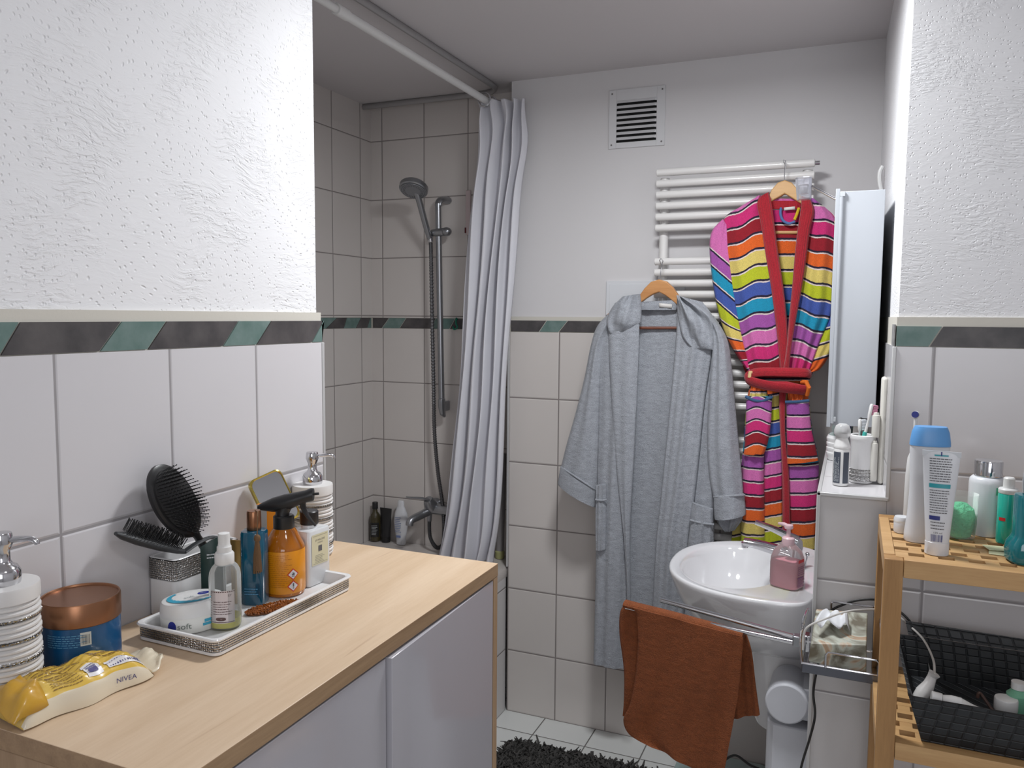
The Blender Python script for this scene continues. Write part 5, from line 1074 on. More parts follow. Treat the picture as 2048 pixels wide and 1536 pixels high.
tbrush('white toothbrush leaning to the left in the cup', c_+V((-.006, -.004, 0)), PY(1720, 838, 2.0), cR+V((0, 0, .15)), MAG, BRI)
tbrush('white and turquoise toothbrush leaning right in the cup', c_+V((-.012, -.010, 0)), PY(1744, 808, 1.995), cR, TUR, PBR)
tbrush('black-headed toothbrush behind the white ones in the cup', c_+V((-.004, .012, 0)), PY(1722, 835, 2.03), cR, MAG, BLK, base=BLK)
t = thing('ringed_jar', 'round white ringed jar with a glass lid behind the foam bottle', 'jar', (-.016, 2.30, LZ))
b = MB(); pr = [(.034, 0), (.036, .004)]
for k in range(4): z = .012+.013*k; pr += [(.037, z), (.0385, z+.003), (.0385, z+.008), (.037, z+.010)]
pr += [(.035, .0665), (.033, .0665), (.032, .06), (.001, .058)]; b.lathe(pr, n=44); b.build('jar_body', WHT, t)
b = MB(); b.lathe([(.0315, .0605), (.033, .0612), (.033, .067), (.030, .070), (.001, .071)], n=36); b.build('glass_lid', clearmat('greenish_glass', (.75, .86, .84), .25), t)
t = thing('glass_tumbler', 'greenish glass tumbler far back on the ledge under the cabinet', 'tumbler', (-.018, 2.52, LZ))
b = MB(); b.lathe([(.026, 0), (.033, .115), (.0315, .115), (.025, .004), (.001, .004)], n=36); b.build('glass', clearmat('greenish_glass', (.75, .86, .84)), t)
b = MB(); b.lathe([(.0332, .113), (.0334, .117), (.0312, .117)], n=36, cap=False); b.build('glass_rim', mat('dark_green_glass', S(60, 90, 84), .15), t)
t = thing('blue_tube', 'little dark blue stoppered tube behind the foam bottle on the ledge', 'tube', (-.006, 2.42, LZ))
b = MB(); b.lathe([(.011, 0), (.0115, .002), (.0115, .070), (.001, .0705)], n=24); b.build('white_tube', WPL, t)
b = MB(); b.lathe([(.0118, .0706), (.0118, .098), (.009, .101), (.001, .101)], n=24); b.build('blue_cap', mat('cobalt_cap', S(36, 40, 150), .4), t)
t = thing('toothbrush_charger', 'tall ivory wall holder with two round-capped handles beside the cup', 'holder', (.058, 2.03, LZ))
IVO = mat('ivory_plastic', S(218, 216, 208), .35)
b = MB(); b.box((.064, 1.990, LZ), (.0775, 2.034, 1.445)); b.build('back_plate', IVO, t, world=True, bevel=.006)
for z0, z1, x, y in ((1.207, 1.300, .0545, 1.992), (1.308, 1.364, .0560, 1.992)):
    b = MB(); b.lathe([(.0075, z0), (.0085, z0+.004), (.0085, z1-.012), (.0078, z1-.006), (.006, z1-.005), (.0055, z1), (.001, z1+.001)], (x, y, 0), 20); b.build('handle', IVO, t, world=True)
for z in (1.408, 1.345, 1.27):
    b = MB(); b.box((.0762, 1.986, z), (.0768, 1.9895, z+.008)); b.build('dark_slot', INK, t, world=True)

# ================================================================ chrome basket, tissue box, towel arms
t = thing('wire_basket', 'chrome wire basket fixed to the tiled ledge end holding tissues', 'basket', (0, 1.77, .857))
x0, x1, y0, y1, zb = -.070, .074, 1.715, 1.836, .853
b = MB(); b.box((x0, y0-.002, zb-.006), (x1, y0+.001, zb+.012)); b.box((x0-.001, y0, zb-.006), (x0+.002, y1, zb+.012)); b.box((x1-.002, y0, zb-.006), (x1+.001, y1, zb+.012)); b.build('flat_rim', mat('dark_chrome', S(110, 112, 120), .25, .9), t, world=True, bevel=.001)
b = MB(); b.tube([(x0, y0, zb+.013), (x1, y0, zb+.013), (x1, y1, zb+.013), (x0, y1, zb+.013)], .0024, 8, closed=True); b.build('top_wire', CHR, t, world=True)
for k in range(9):
    x = x0+.01+k*.0155; b = MB(); b.tube([(x, y0, zb-.004), (x, y1, zb-.004)], .0014, 6); b.build('floor_wire', CHR, t, world=True)
b = MB(); b.tube(cr([(x0, y0+.004, zb+.012), (x0-.004, y0+.006, zb+.05), (x0-.003, y0+.03, zb+.082), (x0+.002, y1-.03, zb+.090), (x0+.004, y1-.004, zb+.088)], 20), .0032, 10); b.build('side_hoop', CHR, t, world=True)
b = MB(); b.tube([(x0+.045, y0-.002, zb+.012), (x0+.045, y0-.003, zb+.040), (x0+.050, y0-.003, zb+.045), (x1-.004, y0-.003, zb+.045), (x1, y0-.003, zb+.040), (x1, y0-.002, zb+.012)], .0022, 8); b.build('front_hoop', CHR, t, world=True)
b = MB(); b.tube(cr([(x1, y0+.004, zb+.012), (x1+.003, y0+.006, zb+.05), (x1+.003, y0+.03, zb+.09), (x1, y1-.02, zb+.115), (x1, y1-.004, zb+.12)], 20), .0026, 10); b.build('side_hoop', CHR, t, world=True)
b = MB(); b.tube([(-.020, y1, zb+.012), (-.020, y1, zb+.108), (-.016, y1-.002, zb+.112), (x1-.012, y1-.002, zb+.112), (x1-.008, y1, zb+.108), (x1-.008, y1, zb+.012)], .0024, 8); b.build('back_hoop', CHR, t, world=True)
t = thing('tissue_box', 'tan and green marbled tissue box tilted in the chrome wire basket', 'tissue box', (0, 1.772, .862))
MRB, mt_, mb_ = nt('marbled_card'); mb_.inputs['Roughness'].default_value = .45
o_ = nd(mt_, 'ShaderNodeTexCoord').outputs['Object']
mn = nd(mt_, 'ShaderNodeTexNoise', {'Vector': o_, 'Scale': 14., 'Detail': 6., 'Distortion': 1.5}); mr_ = nd(mt_, 'ShaderNodeValToRGB', {0: mn.outputs[0]}); e = mr_.color_ramp
e.elements[0].position = .34; e.elements[0].color = c4(S(96, 88, 70)); e.elements[1].position = .44; e.elements[1].color = c4(S(150, 150, 136))
for q, c_ in ((.50, S(176, 180, 168)), (.54, S(182, 166, 144)), (.60, S(158, 126, 98)), (.66, S(160, 170, 150))): x_ = e.elements.new(q); x_.color = c4(c_)
mt_.links.new(mr_.outputs[0], mb_.inputs['Base Color'])
b = MB(); a = .30; vs = []
for x, y, z in ((-.058, 1.722, .868), (.052, 1.722, .862), (.052, 1.806, .862), (-.058, 1.806, .868), (-.055, 1.728, .905), (.050, 1.724, .921), (.052, 1.812, .958), (-.050, 1.816, .950)): vs.append((x, y, z))
b.add(vs, [(0, 3, 2, 1), (4, 5, 6, 7), (0, 1, 5, 4), (1, 2, 6, 5), (2, 3, 7, 6), (3, 0, 4, 7)]); bx = b.build('card_box', MRB, t, world=True, smooth=0, bevel=.002)
b = MB(); vs = []; n1, n2 = 16, 12; rd = random.Random(4)
for i in range(n1+1):
    for j in range(n2+1):
        u, v = i/n1, j/n2; yc = .010*v-.058*max(0, v-.25)**1.1; zc = .036*sin(pi*min(1, v*1.25)*.5)-.052*max(0, v-.42)**1.2
        q = V((-.004-.012*v, 1.778, .938))+V(((u-.5)*(.022+.046*v), yc+.004*sin(12*u+3*v), zc+.0045*sin(14*u+2*v)*(.3+v)-.012*abs(u-.5)*v+.003*sin(23*u)*v)); vs.append(q)
b.add(vs, [(i*(n2+1)+j, i*(n2+1)+j+1, (i+1)*(n2+1)+j+1, (i+1)*(n2+1)+j) for i in range(n1) for j in range(n2)]); b.build('pulled_tissue', mat('tissue_paper', S(226, 228, 232), .8, sub=.3), t, world=True, smooth=50, solid=.0006)

t = thing('towel_holder', 'chrome swivel towel holder with two long arms below the washbasin', 'towel holder', (-.062, 1.862, .853))
b = MB(); b.box((-.074, 1.852, .835), (-.0595, 1.882, .872)); b.build('wall_plate', CHR, t, world=True, bevel=.003)
b = MB(); b.box((-.098, 1.855, .842), (-.0745, 1.880, .866)); b.build('swivel_block', GCH, t, world=True, bevel=.003)
pv = V((-.090, 1.868, .853)); e1 = PZ(1322, 1200, .860); e2 = PZ(1252, 1214, .849)
b = MB(); b.tube([pv+V((0, 0, .006)), e1], .0078, 12, sq=(1, .8)); b.build('arm', CHR, t, world=True)
b = MB(); b.tube([pv+V((0, -.004, -.004)), e2], .0072, 12, sq=(1, .8)); b.build('arm', CHR, t, world=True)

# brown towel over the nearer arm
TW = terry('brown_terry', S(142, 78, 42), dark=.55, s=420., d=.003, sheen=.0)
ad = (e2-pv); ad.z = 0; ad.normalize(); an = V((ad.y, -ad.x, 0)); an = an if an.y < 0 else -an
t = thing('brown_towel', 'brown terry towel folded over the chrome towel arm', 'towel', tuple(PP(1350, 1536, pv, an)))
def sheet(rows, off, name, n=56, m=44, amp=.006, sd=0, thk=.005):
    R = cr(rows, n); rd = random.Random(sd); ph = [rd.uniform(0, 6) for _ in range(4)]; b = MB(); vs = []; W = 2*(m+1)
    for i, q in enumerate(R):
        v = i/n
        for s_ in (0, 1):
            for j in range(m+1):
                u = j/m if s_ == 0 else 1-j/m; p = PP(q[0]+(q[2]-q[0])*u, q[1]+(q[3]-q[1])*u, pv, an)
                w = off+amp*(.3+v)*(sin(2*pi*1.6*u+ph[0]+1.5*v)+.5*sin(2*pi*3.3*u+ph[1]+3*v)+.3*sin(10*v+ph[2]+4*u))*.6
                if i == 0: w = 0
                w += (thk/2 if s_ == 0 else -thk/2)*(1 if 0 < j < m else .2); vs.append(p+an*w)
    b.add(vs, [(i*W+j, i*W+(j+1) % W, (i+1)*W+(j+1) % W, (i+1)*W+j) for i in range(n) for j in range(W)]+[tuple(range(W))[::-1], tuple(range(n*W, (n+1)*W))])
    return b.build(name, TW, t, world=True, smooth=75)
sheet([(1268, 1209, 1488, 1268), (1278, 1226, 1490, 1280), (1281, 1275, 1486, 1320), (1276, 1345, 1480, 1380), (1266, 1400, 1472, 1430), (1252, 1434, 1463, 1480), (1264, 1464, 1456, 1520), (1300, 1484, 1448, 1556)], .016, 'front_fall', sd=3)
sheet([(1262, 1207, 1488, 1268), (1420, 1252, 1492, 1276), (1440, 1300, 1502, 1310), (1450, 1380, 1510, 1380), (1456, 1443, 1517, 1434)], -.014, 'back_fall', sd=5, amp=.005)
sheet([(1250, 1206, 1300, 1214), (1240, 1226, 1310, 1232), (1239, 1268, 1312, 1275), (1248, 1340, 1310, 1350), (1248, 1400, 1300, 1410), (1245, 1432, 1290, 1440)], -.002, 'side_fold', m=14, sd=8, amp=.003, thk=.010)
b = MB(); qa, qb = PP(1250, 1207, pv, an), PP(1488, 1269, pv, an); b.tube([qa, qb], .0155, 14, sq=(1, .6)); b.build('top_fold', TW, t, world=True)

# ================================================================ white bin under the basin
t = thing('white_bin', 'white plastic bin with a drum-shaped lid under the washbasin', 'bin', (-.105, 2.11, 0))
BW = mat('bin_white', S(212, 214, 220), .4)
b = MB(); pr = [(-.166, 2.17), (-.168, 2.13), (-.163, 2.095), (-.148, 2.078), (-.125, 2.073), (-.060, 2.073), (-.060, 2.20), (-.16, 2.20)]; b.prism(pr, .002, .545); b.build('body', BW, t, world=True, bevel=.004)
dc = PY(1573, 1408, 2.058); R_ = .0520
b = MB(); b.lathe([(R_-.004, 0), (R_, .004), (R_, .030), (R_-.002, .034), (R_-.004, .135)], (dc.x, 2.055, dc.z), 44, axis=(0, 1, 0)); b.build('drum_lid', BW, t, world=True, bevel=.001)
b = MB(); b.box((dc.x, 2.085, dc.z-R_+.003), (-.060, 2.185, dc.z+R_-.018)); b.build('lid_arm', BW, t, world=True, bevel=.004)

# ================================================================ wooden shelf on the right
SZT = 1.173
BE = wood('beech', S(204, 166, 116), S(180, 138, 90), 'X', 8., .45); BEV = wood('beech_upright', S(182, 140, 90), S(152, 112, 68), 'Z', 8., .45)  # uprights are a darker copy, shade on the posts put into the colour
t = thing('wooden_shelf', 'beech lattice shelf unit standing at the right wall', 'shelf', (.255, 1.64, 0))
sx0, sx1, sy0, sy1 = .064, .470, 1.474, 1.812
for x in (sx0, sx1-.030):
    for y in (sy0, sy1-.030):
        b = MB(); b.box((x, y, .0), (x+.030, y+.030, SZT-.001)); b.build('post', BEV, t, world=True, bevel=.0015)
for zt in (SZT, .853, .47):
    nm = 'lattice_top' if zt == SZT else 'lattice_shelf'
    b = MB(); b.box((sx0+.0305, sy0, zt-.031), (sx1-.0305, sy0+.018, zt)); b.box((sx0+.0305, sy1-.018, zt-.031), (sx1-.0305, sy1, zt))
    b.box((sx0, sy0+.0305, zt-.031), (sx0+.018, sy1-.0305, zt)); b.box((sx1-.018, sy0+.0305, zt-.031), (sx1, sy1-.0305, zt)); fr_ = b.build('shelf_frame', BE, t, world=True, bevel=.001)
    b = MB(); y = sy0+.0185; k = 0
    while y < sy1-.03:
        b.box((sx0+.0185, y, zt-.016), (sx1-.0185, y+.0135, zt-.0005)); x = sx0+.0185+(.0225 if k % 2 else 0)
        while x < sx1-.035:
            if y+.0165+.017 < sy1-.018: b.box((x, y+.0136, zt-.015), (x+.0205, y+.0334, zt-.0008))
            x += .0455
        y += .0335; k += 1
    b.build(nm, BE, t, world=True, smooth=0)

TB = SZT+.0004
t = thing('body_lotion', 'tall white lotion bottle with a light blue cap on the wooden shelf', 'bottle', (.136, 1.616, TB), math.radians(6))
SW = mat('satin_white', S(216, 218, 222), .3); SBL = mat('sky_blue_plastic', S(96, 156, 214), .35)
b = MB(); b.lathe([(.0345, 0), (.0360, .003), (.0355, .015), (.0320, .05), (.0300, .09), (.0310, .13), (.0325, .165), (.0325, .176)], n=44, sy=.55, p=2.5); bb = b.build('white_body', SW, t)
b = MB(); b.lathe([(.0335, .1765), (.0332, .183), (.0305, .201), (.0275, .2085), (.0262, .2108), (.001, .2115)], n=44, sy=.60, p=2.6); b.build('blue_cap', SBL, t)
Sf = plane((.008, -.0192, 0), (1, 0, 0), (0, 0, 1)); b = MB(); b.bars(lambda u, v: Sf(v, u), .012, .034, -.005, .010, 18); b.lines(Sf, -.002, .012, .06, .15, 16, fill=.4); b.text(Sf, '50', .002, .040, .009); b.patch(Sf, -.003, .006, .084, .091); b.map(lambda p: V((p.x, p.y-.0012, p.z))); b.build('label_print', mat('violet_ink'), bb)
t = thing('cream_tube', 'white cream tube standing on its cap in front of the lotion bottle', 'tube', (.1475, 1.535, TB), math.radians(-4))
b = MB(); b.lathe([(.0180, 0), (.0188, .001), (.0188, .022), (.0180, .0225)], n=36, sy=.75); b.build('cap', SW, t)
TBH = .178
def tubeS(u, v, off=0):                                                 # front of the tube, u -1..1
    k = (v-.0225)/(TBH-.0225); w_ = .0182*(1-k)+.0290*k; d_ = .0137*max(0, 1-k)**.8+.0012*k; a = -pi/2+u*1.1
    return V((w_*cos(a)*1.0, (d_+off)*sin(a)-.0004, v))
b = MB(); b.add([((.0182*(1-k)+.0290*k)*cos(a), (.0137*(1-k)**.8+.0012*k)*sin(a), .0225+(TBH-.0225)*k) for k in [i/8 for i in range(9)] for a in [2*pi*i/40 for i in range(40)]], [(i*40+j, i*40+(j+1) % 40, (i+1)*40+(j+1) % 40, (i+1)*40+j) for i in range(8) for j in range(40)]+[tuple(range(320, 360))])
bb = b.build('tube_body', SW, t)
b = MB(); b.box((-.0295, -.0012, TBH-.008), (.0295, .0012, TBH+.001)); b.build('crimp', mat('clear_crimp', S(206, 210, 214), .25), t)
tf = lambda o: (lambda u, v: tubeS(u, v, o)); b = MB(); b.lines(tf(.0008), -.62, .62, .126, .168, 10, fill=.38, seed=5, ragged=.08, nu=2); b.lines(tf(.0008), -.62, .62, .072, .114, 10, fill=.34, seed=7, ragged=.15, nu=2)
b.lines(tf(.0008), -.55, .62, .044, .060, 3, fill=.3, seed=9, nu=2); b.text(tf(.0009), '125 ml', 0, .0385, .004, ratio=60); b.build('fine_print', INK, bb)
for q in ((-.66, .62, .1165, .1235), (-.35, .35, .1705, .173)):
    b = MB(); b.patch(tf(.0008), *q, 8); b.build('teal_band', mat('teal_print', S(40, 150, 160), .4), bb)
for q in ((-.66, .10, .0615, .0685), (-.03, .03, .171, .178)):
    b = MB(); b.patch(tf(.0009), *q, 6); b.build('blue_mark', mat('navy_print', S(44, 52, 120), .5), bb)
b = MB(); b.bars(tf(.0009), -.52, .42, .0245, .0365, 24); b.build('barcode', mat('navy_print'), bb)
t = thing('bath_sponge', 'mint green net bath sponge in a clear bag behind the cream tube', 'sponge', (.196, 1.668, TB))
b = MB(); b.lathe([(.012, 0), (.020, .006), (.024, .022), (.0245, .040), (.021, .056), (.010, .066), (.001, .068)], n=30); b.map(lambda p: V((p.x*(1+.06*sin(40*p.z*20)), p.y*(1+.05*sin(900*p.x)), p.z))); bb = b.build('green_net', mat('mint_net', S(90, 190, 140), .7, bump=(160., 1., .006)), t)
b = MB(); b.lathe([(.0255, .004), (.0275, .03), (.0275, .075), (.0285, .084)], n=30, cap=False); b.build('clear_bag', clearmat('clear_plastic', (.93, .95, .95)), t)
t = thing('shower_gel', 'white round bottle with a chrome cap on the wooden shelf', 'bottle', (.2445, 1.722, TB))
r = .0310; b = MB(); b.lathe([(r*.95, 0), (r, .003), (r*1.0, .098), (r*.97, .105), (r*.84, .1095), (r*.74, .1105)], n=44); bb = b.build('white_body', SW, t)
b = MB(); b.lathe([(r*.76, .111), (r*.78, .112), (r*.78, .1145)], n=40); b.lathe([(r*.77, .1145), (r*.77, .138), (r*.74, .140), (.001, .1385)], n=40); b.build('chrome_cap', CHR, t)
Sf = cyl(0, 0, r, .0006, math.radians(-78)); b = MB(); b.lines(Sf, .006, .030, .028, .062, 12, fill=.4, nu=2, seed=4); b.patch(Sf, .008, .028, .084, .093, 6); b.lines(Sf, .012, .030, .066, .080, 4, fill=.3, nu=2); b.build('label_print', INK, bb)
b = MB(); b.patch(Sf, .004, .009, .080, .094, 3); b.build('green_mark', mat('green_print', S(90, 190, 150), .4), bb)
t = thing('mousse_bottle', 'turquoise bottle with a white pump beside the chrome-capped bottle', 'bottle', (.2705, 1.668, TB))
b = MB(); b.lathe([(.0155, 0), (.0165, .003), (.0165, .088), (.0155, .091)], n=36); bb = b.build('turquoise_body', mat('turquoise_clear', S(40, 180, 160), .2, coat=.4), t)
b = MB(); b.lathe([(.0160, .091), (.0165, .092), (.0165, .098), (.0150, .100), (.0095, .1005), (.0092, .118), (.0075, .120), (.001, .120)], n=30); b.build('white_pump', WPL, t)
b = MB(); b.patch(cyl(0, 0, .0165, .0006, math.radians(-118)), -.008, .003, .042, .048, 4); b.build('red_mark', RED, bb)
t = thing('mouthwash_bottle', 'large blue-green mouthwash bottle cut off by the right picture edge', 'bottle', (.2965, 1.548, TB), math.radians(10))
MW = mat('teal_liquid', S(4, 122, 132), .08, trans=.35, coat=.5); w_ = .045
b = MB(); b.lathe([(w_*.90, 0), (w_*1.0, .004), (w_*1.02, .020), (w_*.97, .033), (w_*.84, .042), (w_*.80, .047), (w_*.80, .110), (w_*.76, .114), (w_*.3, .116)], n=48, sy=.60, p=4.); bb = b.build('teal_body', MW, t)
b = MB(); b.lathe([(.019, .116), (.0195, .118), (.0195, .142), (.017, .144), (.001, .144)], n=32); b.build('inner_cap', mat('navy_cap', S(50, 70, 120), .4), t)
b = MB(); b.lathe([(.0255, .1165), (.0265, .136), (.025, .152), (.018, .162), (.001, .165)], n=36); b.build('clear_overcap', clearmat('clear_plastic', (.93, .95, .95)), t)
Sf = plane((0, -w_*.80*.60-.0004, 0), (1, 0, 0), (0, 0, 1)); b = MB(); b.patch(Sf, -.014, .030, .066, .106); lb = b.build('front_label', mat('label_white'), bb)
Sf = plane((0, -w_*.80*.60-.0008, 0), (1, 0, 0), (0, 0, 1)); b = MB(); b.text(Sf, 'L', -.008, .088, .014); b.build('label_letter', INK, lb)
b = MB(); b.patch(Sf, -.018, .026, .052, .060); b.build('gold_strip', mat('gold_print', S(196, 150, 60), .4), bb)
for k, (x, y, a, lab_) in enumerate(((.2500, 1.610, 12, 'upper cream paper sheet lying in front of the turquoise bottle'), (.2530, 1.585, -8, 'lower cream paper sheet sticking out from under the upper one'))):
    b = MB(); b.box((-.020, -.016, 0), (.020, .016, .0006)); aa = math.radians(a); zz = TB+.0012*(1-k); b.map(lambda p: V((x+p.x*cos(aa)-p.y*sin(aa), y+p.x*sin(aa)+p.y*cos(aa), p.z+zz+(.0012 if p.x < 0 else 0)*(1-k))))
    tag(b.build('paper_sheet', mat('cream_paper', S(214, 214, 176), .7)), lab_, 'paper', 'cream paper sheets on the wooden shelf')
t = thing('electric_toothbrush', 'white electric toothbrush head with blue bristles behind the lotion bottle', 'toothbrush', (.118, 1.72, TB))
b = MB(); b.lathe([(.013, 0), (.014, .003), (.0135, .10), (.011, .135), (.006, .150), (.0042, .156), (.0040, .170), (.0034, .212), (.001, .214)], n=24); b.build('handle', WPL, t)
b = MB(); b.lathe([(.0065, -.003), (.0070, .0), (.0065, .004)], (0, -.002, .220), 20, axis=(-.3, -1, .1)); hd = b.build('brush_head', WPL, t)
b = MB(); b.lathe([(.0062, .004), (.0062, .0085)], (0, -.002, .220), 20, axis=(-.3, -1, .1)); b.build('bristles', mat('navy_print'), hd)
t = thing('cotton_jar', 'small white round lid peeping out left of the lotion bottle', 'jar', (.100, 1.668, TB))
b = MB(); b.lathe([(.0135, 0), (.0145, .003), (.0145, .026), (.013, .030), (.001, .0305)], n=28); b.build('white_body', SW, t)
b = MB(); b.lathe([(.0147, .020), (.0149, .022), (.0147, .024)], n=28, cap=False); b.build('lid_ring', WPL, t)

# woven basket
WV, wt, wb = nt('dark_weave'); wb.inputs['Roughness'].default_value = .5
wp_ = nd(wt, 'ShaderNodeNewGeometry').outputs['Position']; ws = nd(wt, 'ShaderNodeSeparateXYZ', {0: wp_})
hx_ = mth(wt, 'FLOOR', mth(wt, 'MULTIPLY', mth(wt, 'ADD', ws.outputs[0], ws.outputs[1]), 45.)); hz_ = mth(wt, 'FLOOR', mth(wt, 'MULTIPLY', ws.outputs[2], 70.))
ck = mth(wt, 'MODULO', mth(wt, 'ADD', mth(wt, 'ADD', hx_, hz_), 400.), 2.)
e1_ = mth(wt, 'ABSOLUTE', mth(wt, 'SUBTRACT', mth(wt, 'FRACT', mth(wt, 'MULTIPLY', mth(wt, 'ADD', ws.outputs[0], ws.outputs[1]), 45.)), .5)); e2_ = mth(wt, 'ABSOLUTE', mth(wt, 'SUBTRACT', mth(wt, 'FRACT', mth(wt, 'MULTIPLY', ws.outputs[2], 70.)), .5))
ht = mth(wt, 'ADD', ck, nd(wt, 'ShaderNodeMapRange', {'Value': mth(wt, 'MAXIMUM', e1_, e2_), 'From Min': .38, 'From Max': .5, 'To Min': 0., 'To Max': -1.5}, interpolation_type='SMOOTHSTEP').outputs[0])
wt.links.new(mixc(wt, ck, S(21, 24, 27), S(34, 37, 40)), wb.inputs['Base Color']); wt.links.new(nd(wt, 'ShaderNodeBump', {'Height': ht, 'Strength': .6, 'Distance': .0015}).outputs[0], wb.inputs['Normal'])
t = thing('woven_basket', 'dark grey woven storage basket on the lower shelf', 'basket', (.28, 1.64, .8535))
bz0, bz1 = .8540, .936
ot = [(.112, 1.480), (.442, 1.480), (.442, 1.775), (.104, 1.775)]; ib = [(.136, 1.496), (.430, 1.496), (.430, 1.765), (.130, 1.765)]
def ring4(p, z, k=0): return [(x+(k if i in (0, 3) else -k), y+(k if i in (0, 1) else -k), z) for i, (x, y) in enumerate(p)]
rs = [ring4(ib, bz0), ring4(ot, bz1), ring4(ot, bz1, .005), ring4(ib, bz0+.005, .005)]
b = MB(); b.add([q for r_ in rs for q in r_], [(i*4+j, i*4+(j+1) % 4, (i+1)*4+(j+1) % 4, (i+1)*4+j) for i in range(3) for j in range(4)]+[(3, 2, 1, 0), (12, 13, 14, 15)]); b.build('basket_body', WV, t, world=True, smooth=0)
b = MB(); b.add([(.128, 1.772, .938), (.442, 1.772, .938), (.442, 1.777, .938), (.128, 1.777, .938), (.122, 1.780, .962), (.442, 1.780, .956), (.442, 1.785, .956), (.122, 1.785, .962)], [(0, 1, 5, 4), (3, 7, 6, 2), (0, 4, 7, 3), (1, 2, 6, 5), (4, 5, 6, 7), (0, 3, 2, 1)]); b.build('raised_flap', WV, t, world=True, smooth=0)
bf = bz0+.006
t = thing('ointment_tube', 'white ointment tube lying along the front of the woven basket', 'tube', (.17, 1.53, bf+.05))
pa, pb_ = PY(1862, 1395, 1.515), PY(1962, 1421, 1.515); dd = (pb_-pa).normalized(); L = (pb_-pa).length
b = MB(); b.lathe([(.0105, 0), (.0115, .001), (.0115, .016), (.0105, .0165)], pa, 24, axis=dd); b.build('cap', WPL, t, world=True)
b = MB(); b.lathe([(.0095, .017), (.0125, .030), (.0125, .045)], pa, 24, axis=dd, cap=False); b.add([pa+dd*(.045+k*(L-.045))+V((0, 1, 0))*cos(a)*.0125+V((0, 0, 1))*sin(a)*(.0125*(1-k)+.001*k) for k in (0, .5, 1) for a in [2*pi*i/24 for i in range(24)]], [(i*24+j, i*24+(j+1) % 24, (i+1)*24+(j+1) % 24, (i+1)*24+j) for i in range(2) for j in range(24)]); tb_ = b.build('tube_body', WPL, t, world=True)
b = MB(); c_ = pa+dd*.048+V((0, -.0127, .001)); b.lathe([(.0035, 0), (.0035, .0006)], c_, 16, axis=(0, -1, 0)); b.build('green_ring', mat('deep_green_print', S(30, 110, 60), .4), tb_, world=True)
b = MB(); Sf = plane(pa+dd*.056+V((0, -.0128, .002)), dd, V((0, 0, 1))); b.lines(Sf, 0, .03, -.004, .005, 3, fill=.35); b.build('tube_print', mat('navy_print'), tb_, world=True)
pj = PY(2012, 1406, 1.58); t = thing('white_jar', 'small white screw-lid jar at the right in the woven basket', 'jar', (pj.x, pj.y, bf))
b = MB(); b.lathe([(.015, 0), (.0165, .002), (.0165, pj.z-bf-.014), (.016, pj.z-bf-.013)], n=28); b.build('jar_body', WPL, t)
b = MB(); b.lathe([(.0180, pj.z-bf-.0125), (.0185, pj.z-bf-.011), (.0185, pj.z-bf+.007), (.0175, pj.z-bf+.009), (.001, pj.z-bf+.009)], n=32); b.build('lid', WPL, t)
t = thing('green_bottle', 'pale green bottle in the woven basket at the right picture edge', 'bottle', (.292, 1.60, bf))
b = MB(); b.lathe([(.017, 0), (.018, .003), (.018, .062), (.010, .070), (.010, .073)], n=28); b.build('green_body', mat('pale_green_plastic', S(120, 180, 150), .3), t)
b = MB(); b.lathe([(.0115, .072), (.0115, .084), (.001, .0845)], n=20); b.build('cap', WPL, t)
b = MB(); b.tube(cr([tuple(PY(1955, 1395, 1.58)), tuple(PY(1958, 1386, 1.58)), tuple(PY(1965, 1392, 1.58)), tuple(PY(1985, 1420, 1.57)), tuple(PY(2003, 1436, 1.56))], 20), .0028, 8); b.map(lambda p: p)
tag(b.build('brown_strap', mat('brown_band', S(74, 52, 44), .6)), 'thin brown strap between the tube and jar in the woven basket', 'strap')

# cables and the white handle plug
t = thing('corded_appliance', 'white plug handle with a white cord hanging into the woven basket', 'appliance', tuple(PY(1840, 1405, 1.54)))
b = MB(); b.tube([PY(1869, 1347, 1.56), PY(1864, 1354, 1.56), PY(1858, 1368, 1.555), PY(1848, 1384, 1.545), PY(1840, 1398, 1.54), PY(1838, 1404, 1.54)], [.010, .0078, .0095, .0135, .0135, .010], 16); b.build('handle', mat('greyish_white_plastic', S(196, 194, 192), .4), t, world=True)
b = MB(); b.tube([PY(1838, 1402, 1.54), PY(1834, 1414, 1.54)], [.009, .007], 14); b.build('dark_socket', BLK, t, world=True)
b = MB(); b.tube(cr([tuple(q) for q in (PY(1606, 1300, 1.70), PY(1608, 1268, 1.702), PY(1618, 1252, 1.70), PY(1650, 1238, 1.70), PY(1700, 1222, 1.70), PY(1766, 1220, 1.85-.03), PY(1798, 1234, 1.822), PY(1815, 1248, 1.80), PY(1846, 1278, 1.72), PY(1866, 1318, 1.64), PY(1869, 1348, 1.56))], 80), .0021, 8); b.build('cord', mat('white_cord', S(206, 204, 200), .5), t, world=True)
b = MB(); b.tube(cr([tuple(q) for q in (PY(1594, 1600, 1.83), PY(1602, 1536, 1.82), PY(1620, 1475, 1.80), PY(1630, 1430, 1.80), PY(1627, 1380, 1.825), PY(1640, 1310, 1.83), PY(1655, 1232, 1.835), PY(1690, 1208, 1.835), PY(1730, 1199, 1.835), PY(1768, 1203, 1.838), PY(1803, 1226, 1.83), PY(1822, 1246, 1.825), PY(1834, 1268, 1.815), PY(1850, 1300, 1.79), PY(1862, 1350, 1.745))], 110), .0026, 8)
tag(b.build('black_cable', mat('black_cord', (.012, .012, .012), .5)), 'black cable looping over the wire basket and down the wall', 'cable')
b = MB(); b.tube(cr([tuple(q) for q in (PY(1440, 1536, 2.3), PY(1450, 1520, 2.3), PY(1472, 1511, 2.3), PY(1500, 1530, 2.28), PY(1530, 1542, 2.25))], 20), .0035, 8)
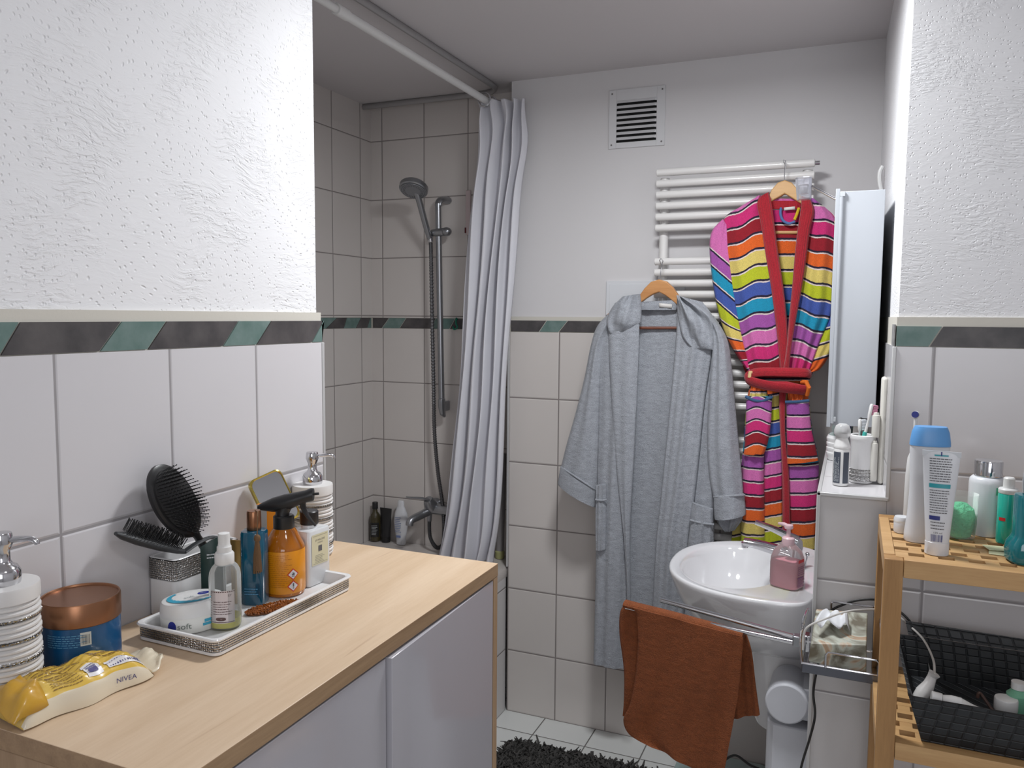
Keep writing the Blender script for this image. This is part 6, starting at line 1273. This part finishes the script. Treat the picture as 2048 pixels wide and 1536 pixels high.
tag(b.build('floor_cable', mat('black_cord')), 'short black cable arching near the floor beside the white bin', 'cable')

# ================================================================ floor things
t = thing('bath_mat', 'dark grey shaggy bath mat on the floor tiles', 'mat', (-.83, 2.36, 0))
b = MB(); mx0, mx1, my0, my1 = -1.115, -.535, 1.95, 2.635; b.rbox(((mx0+mx1)/2, (my0+my1)/2, .0005), (mx1-mx0-.02, my1-my0-.02, .008), .05); b.build('backing', mat('mat_backing', S(30, 30, 30), .9), t, world=True)
b = MB(); rd = random.Random(11); SHG = mat('shaggy_pile', S(84, 82, 80), .95, var=(60., S(50, 49, 48), (1, 1, 1)))
vs = []; fs = []
for i in range(9500):
    x, y = rd.uniform(mx0, mx1), rd.uniform(my0, my1)
    cx_ = min(x-mx0, mx1-x); cy_ = min(y-my0, my1-y)
    if cx_ < .05 and cy_ < .05 and (.05-cx_)**2+(.05-cy_)**2 > .05**2: continue
    h = rd.uniform(.016, .032); lx, ly = rd.gauss(0, .010), rd.gauss(0, .010); w = rd.uniform(.0030, .0048); a = rd.uniform(0, 6.28)
    o = len(vs)
    for q, ww in ((0, w), (.55, w*1.25), (1, w*.7)):
        for k in range(3): vs.append((x+lx*q*q+ww*cos(a+k*2.094), y+ly*q*q+ww*sin(a+k*2.094), .006+h*q-.006*q*q))
    for l in range(2):
        for k in range(3): fs.append((o+l*3+k, o+l*3+(k+1) % 3, o+l*3+3+(k+1) % 3, o+l*3+3+k))
    fs.append((o+6, o+7, o+8))
b.add(vs, fs); pl_ = b.build('shaggy_pile', SHG, t, world=True, smooth=80); pl_['kind'] = 'stuff'
t = thing('bathroom_scale', 'greenish glass bathroom scale on the floor under the towel', 'scale', (-.36, 2.67, 0))
b = MB(); b.rbox((-.36, 2.672, .016), (.30, .28, .008), .03); b.build('glass_plate', clearmat('scale_glass', (.62, .74, .72), .5, .05), t, world=True)
for x in (-.47, -.25):
    for y in (2.57, 2.77): b = MB(); b.lathe([(.018, .0), (.02, .004), (.02, .0155)], (x, y, 0), 20); b.build('foot', GCH, t, world=True)
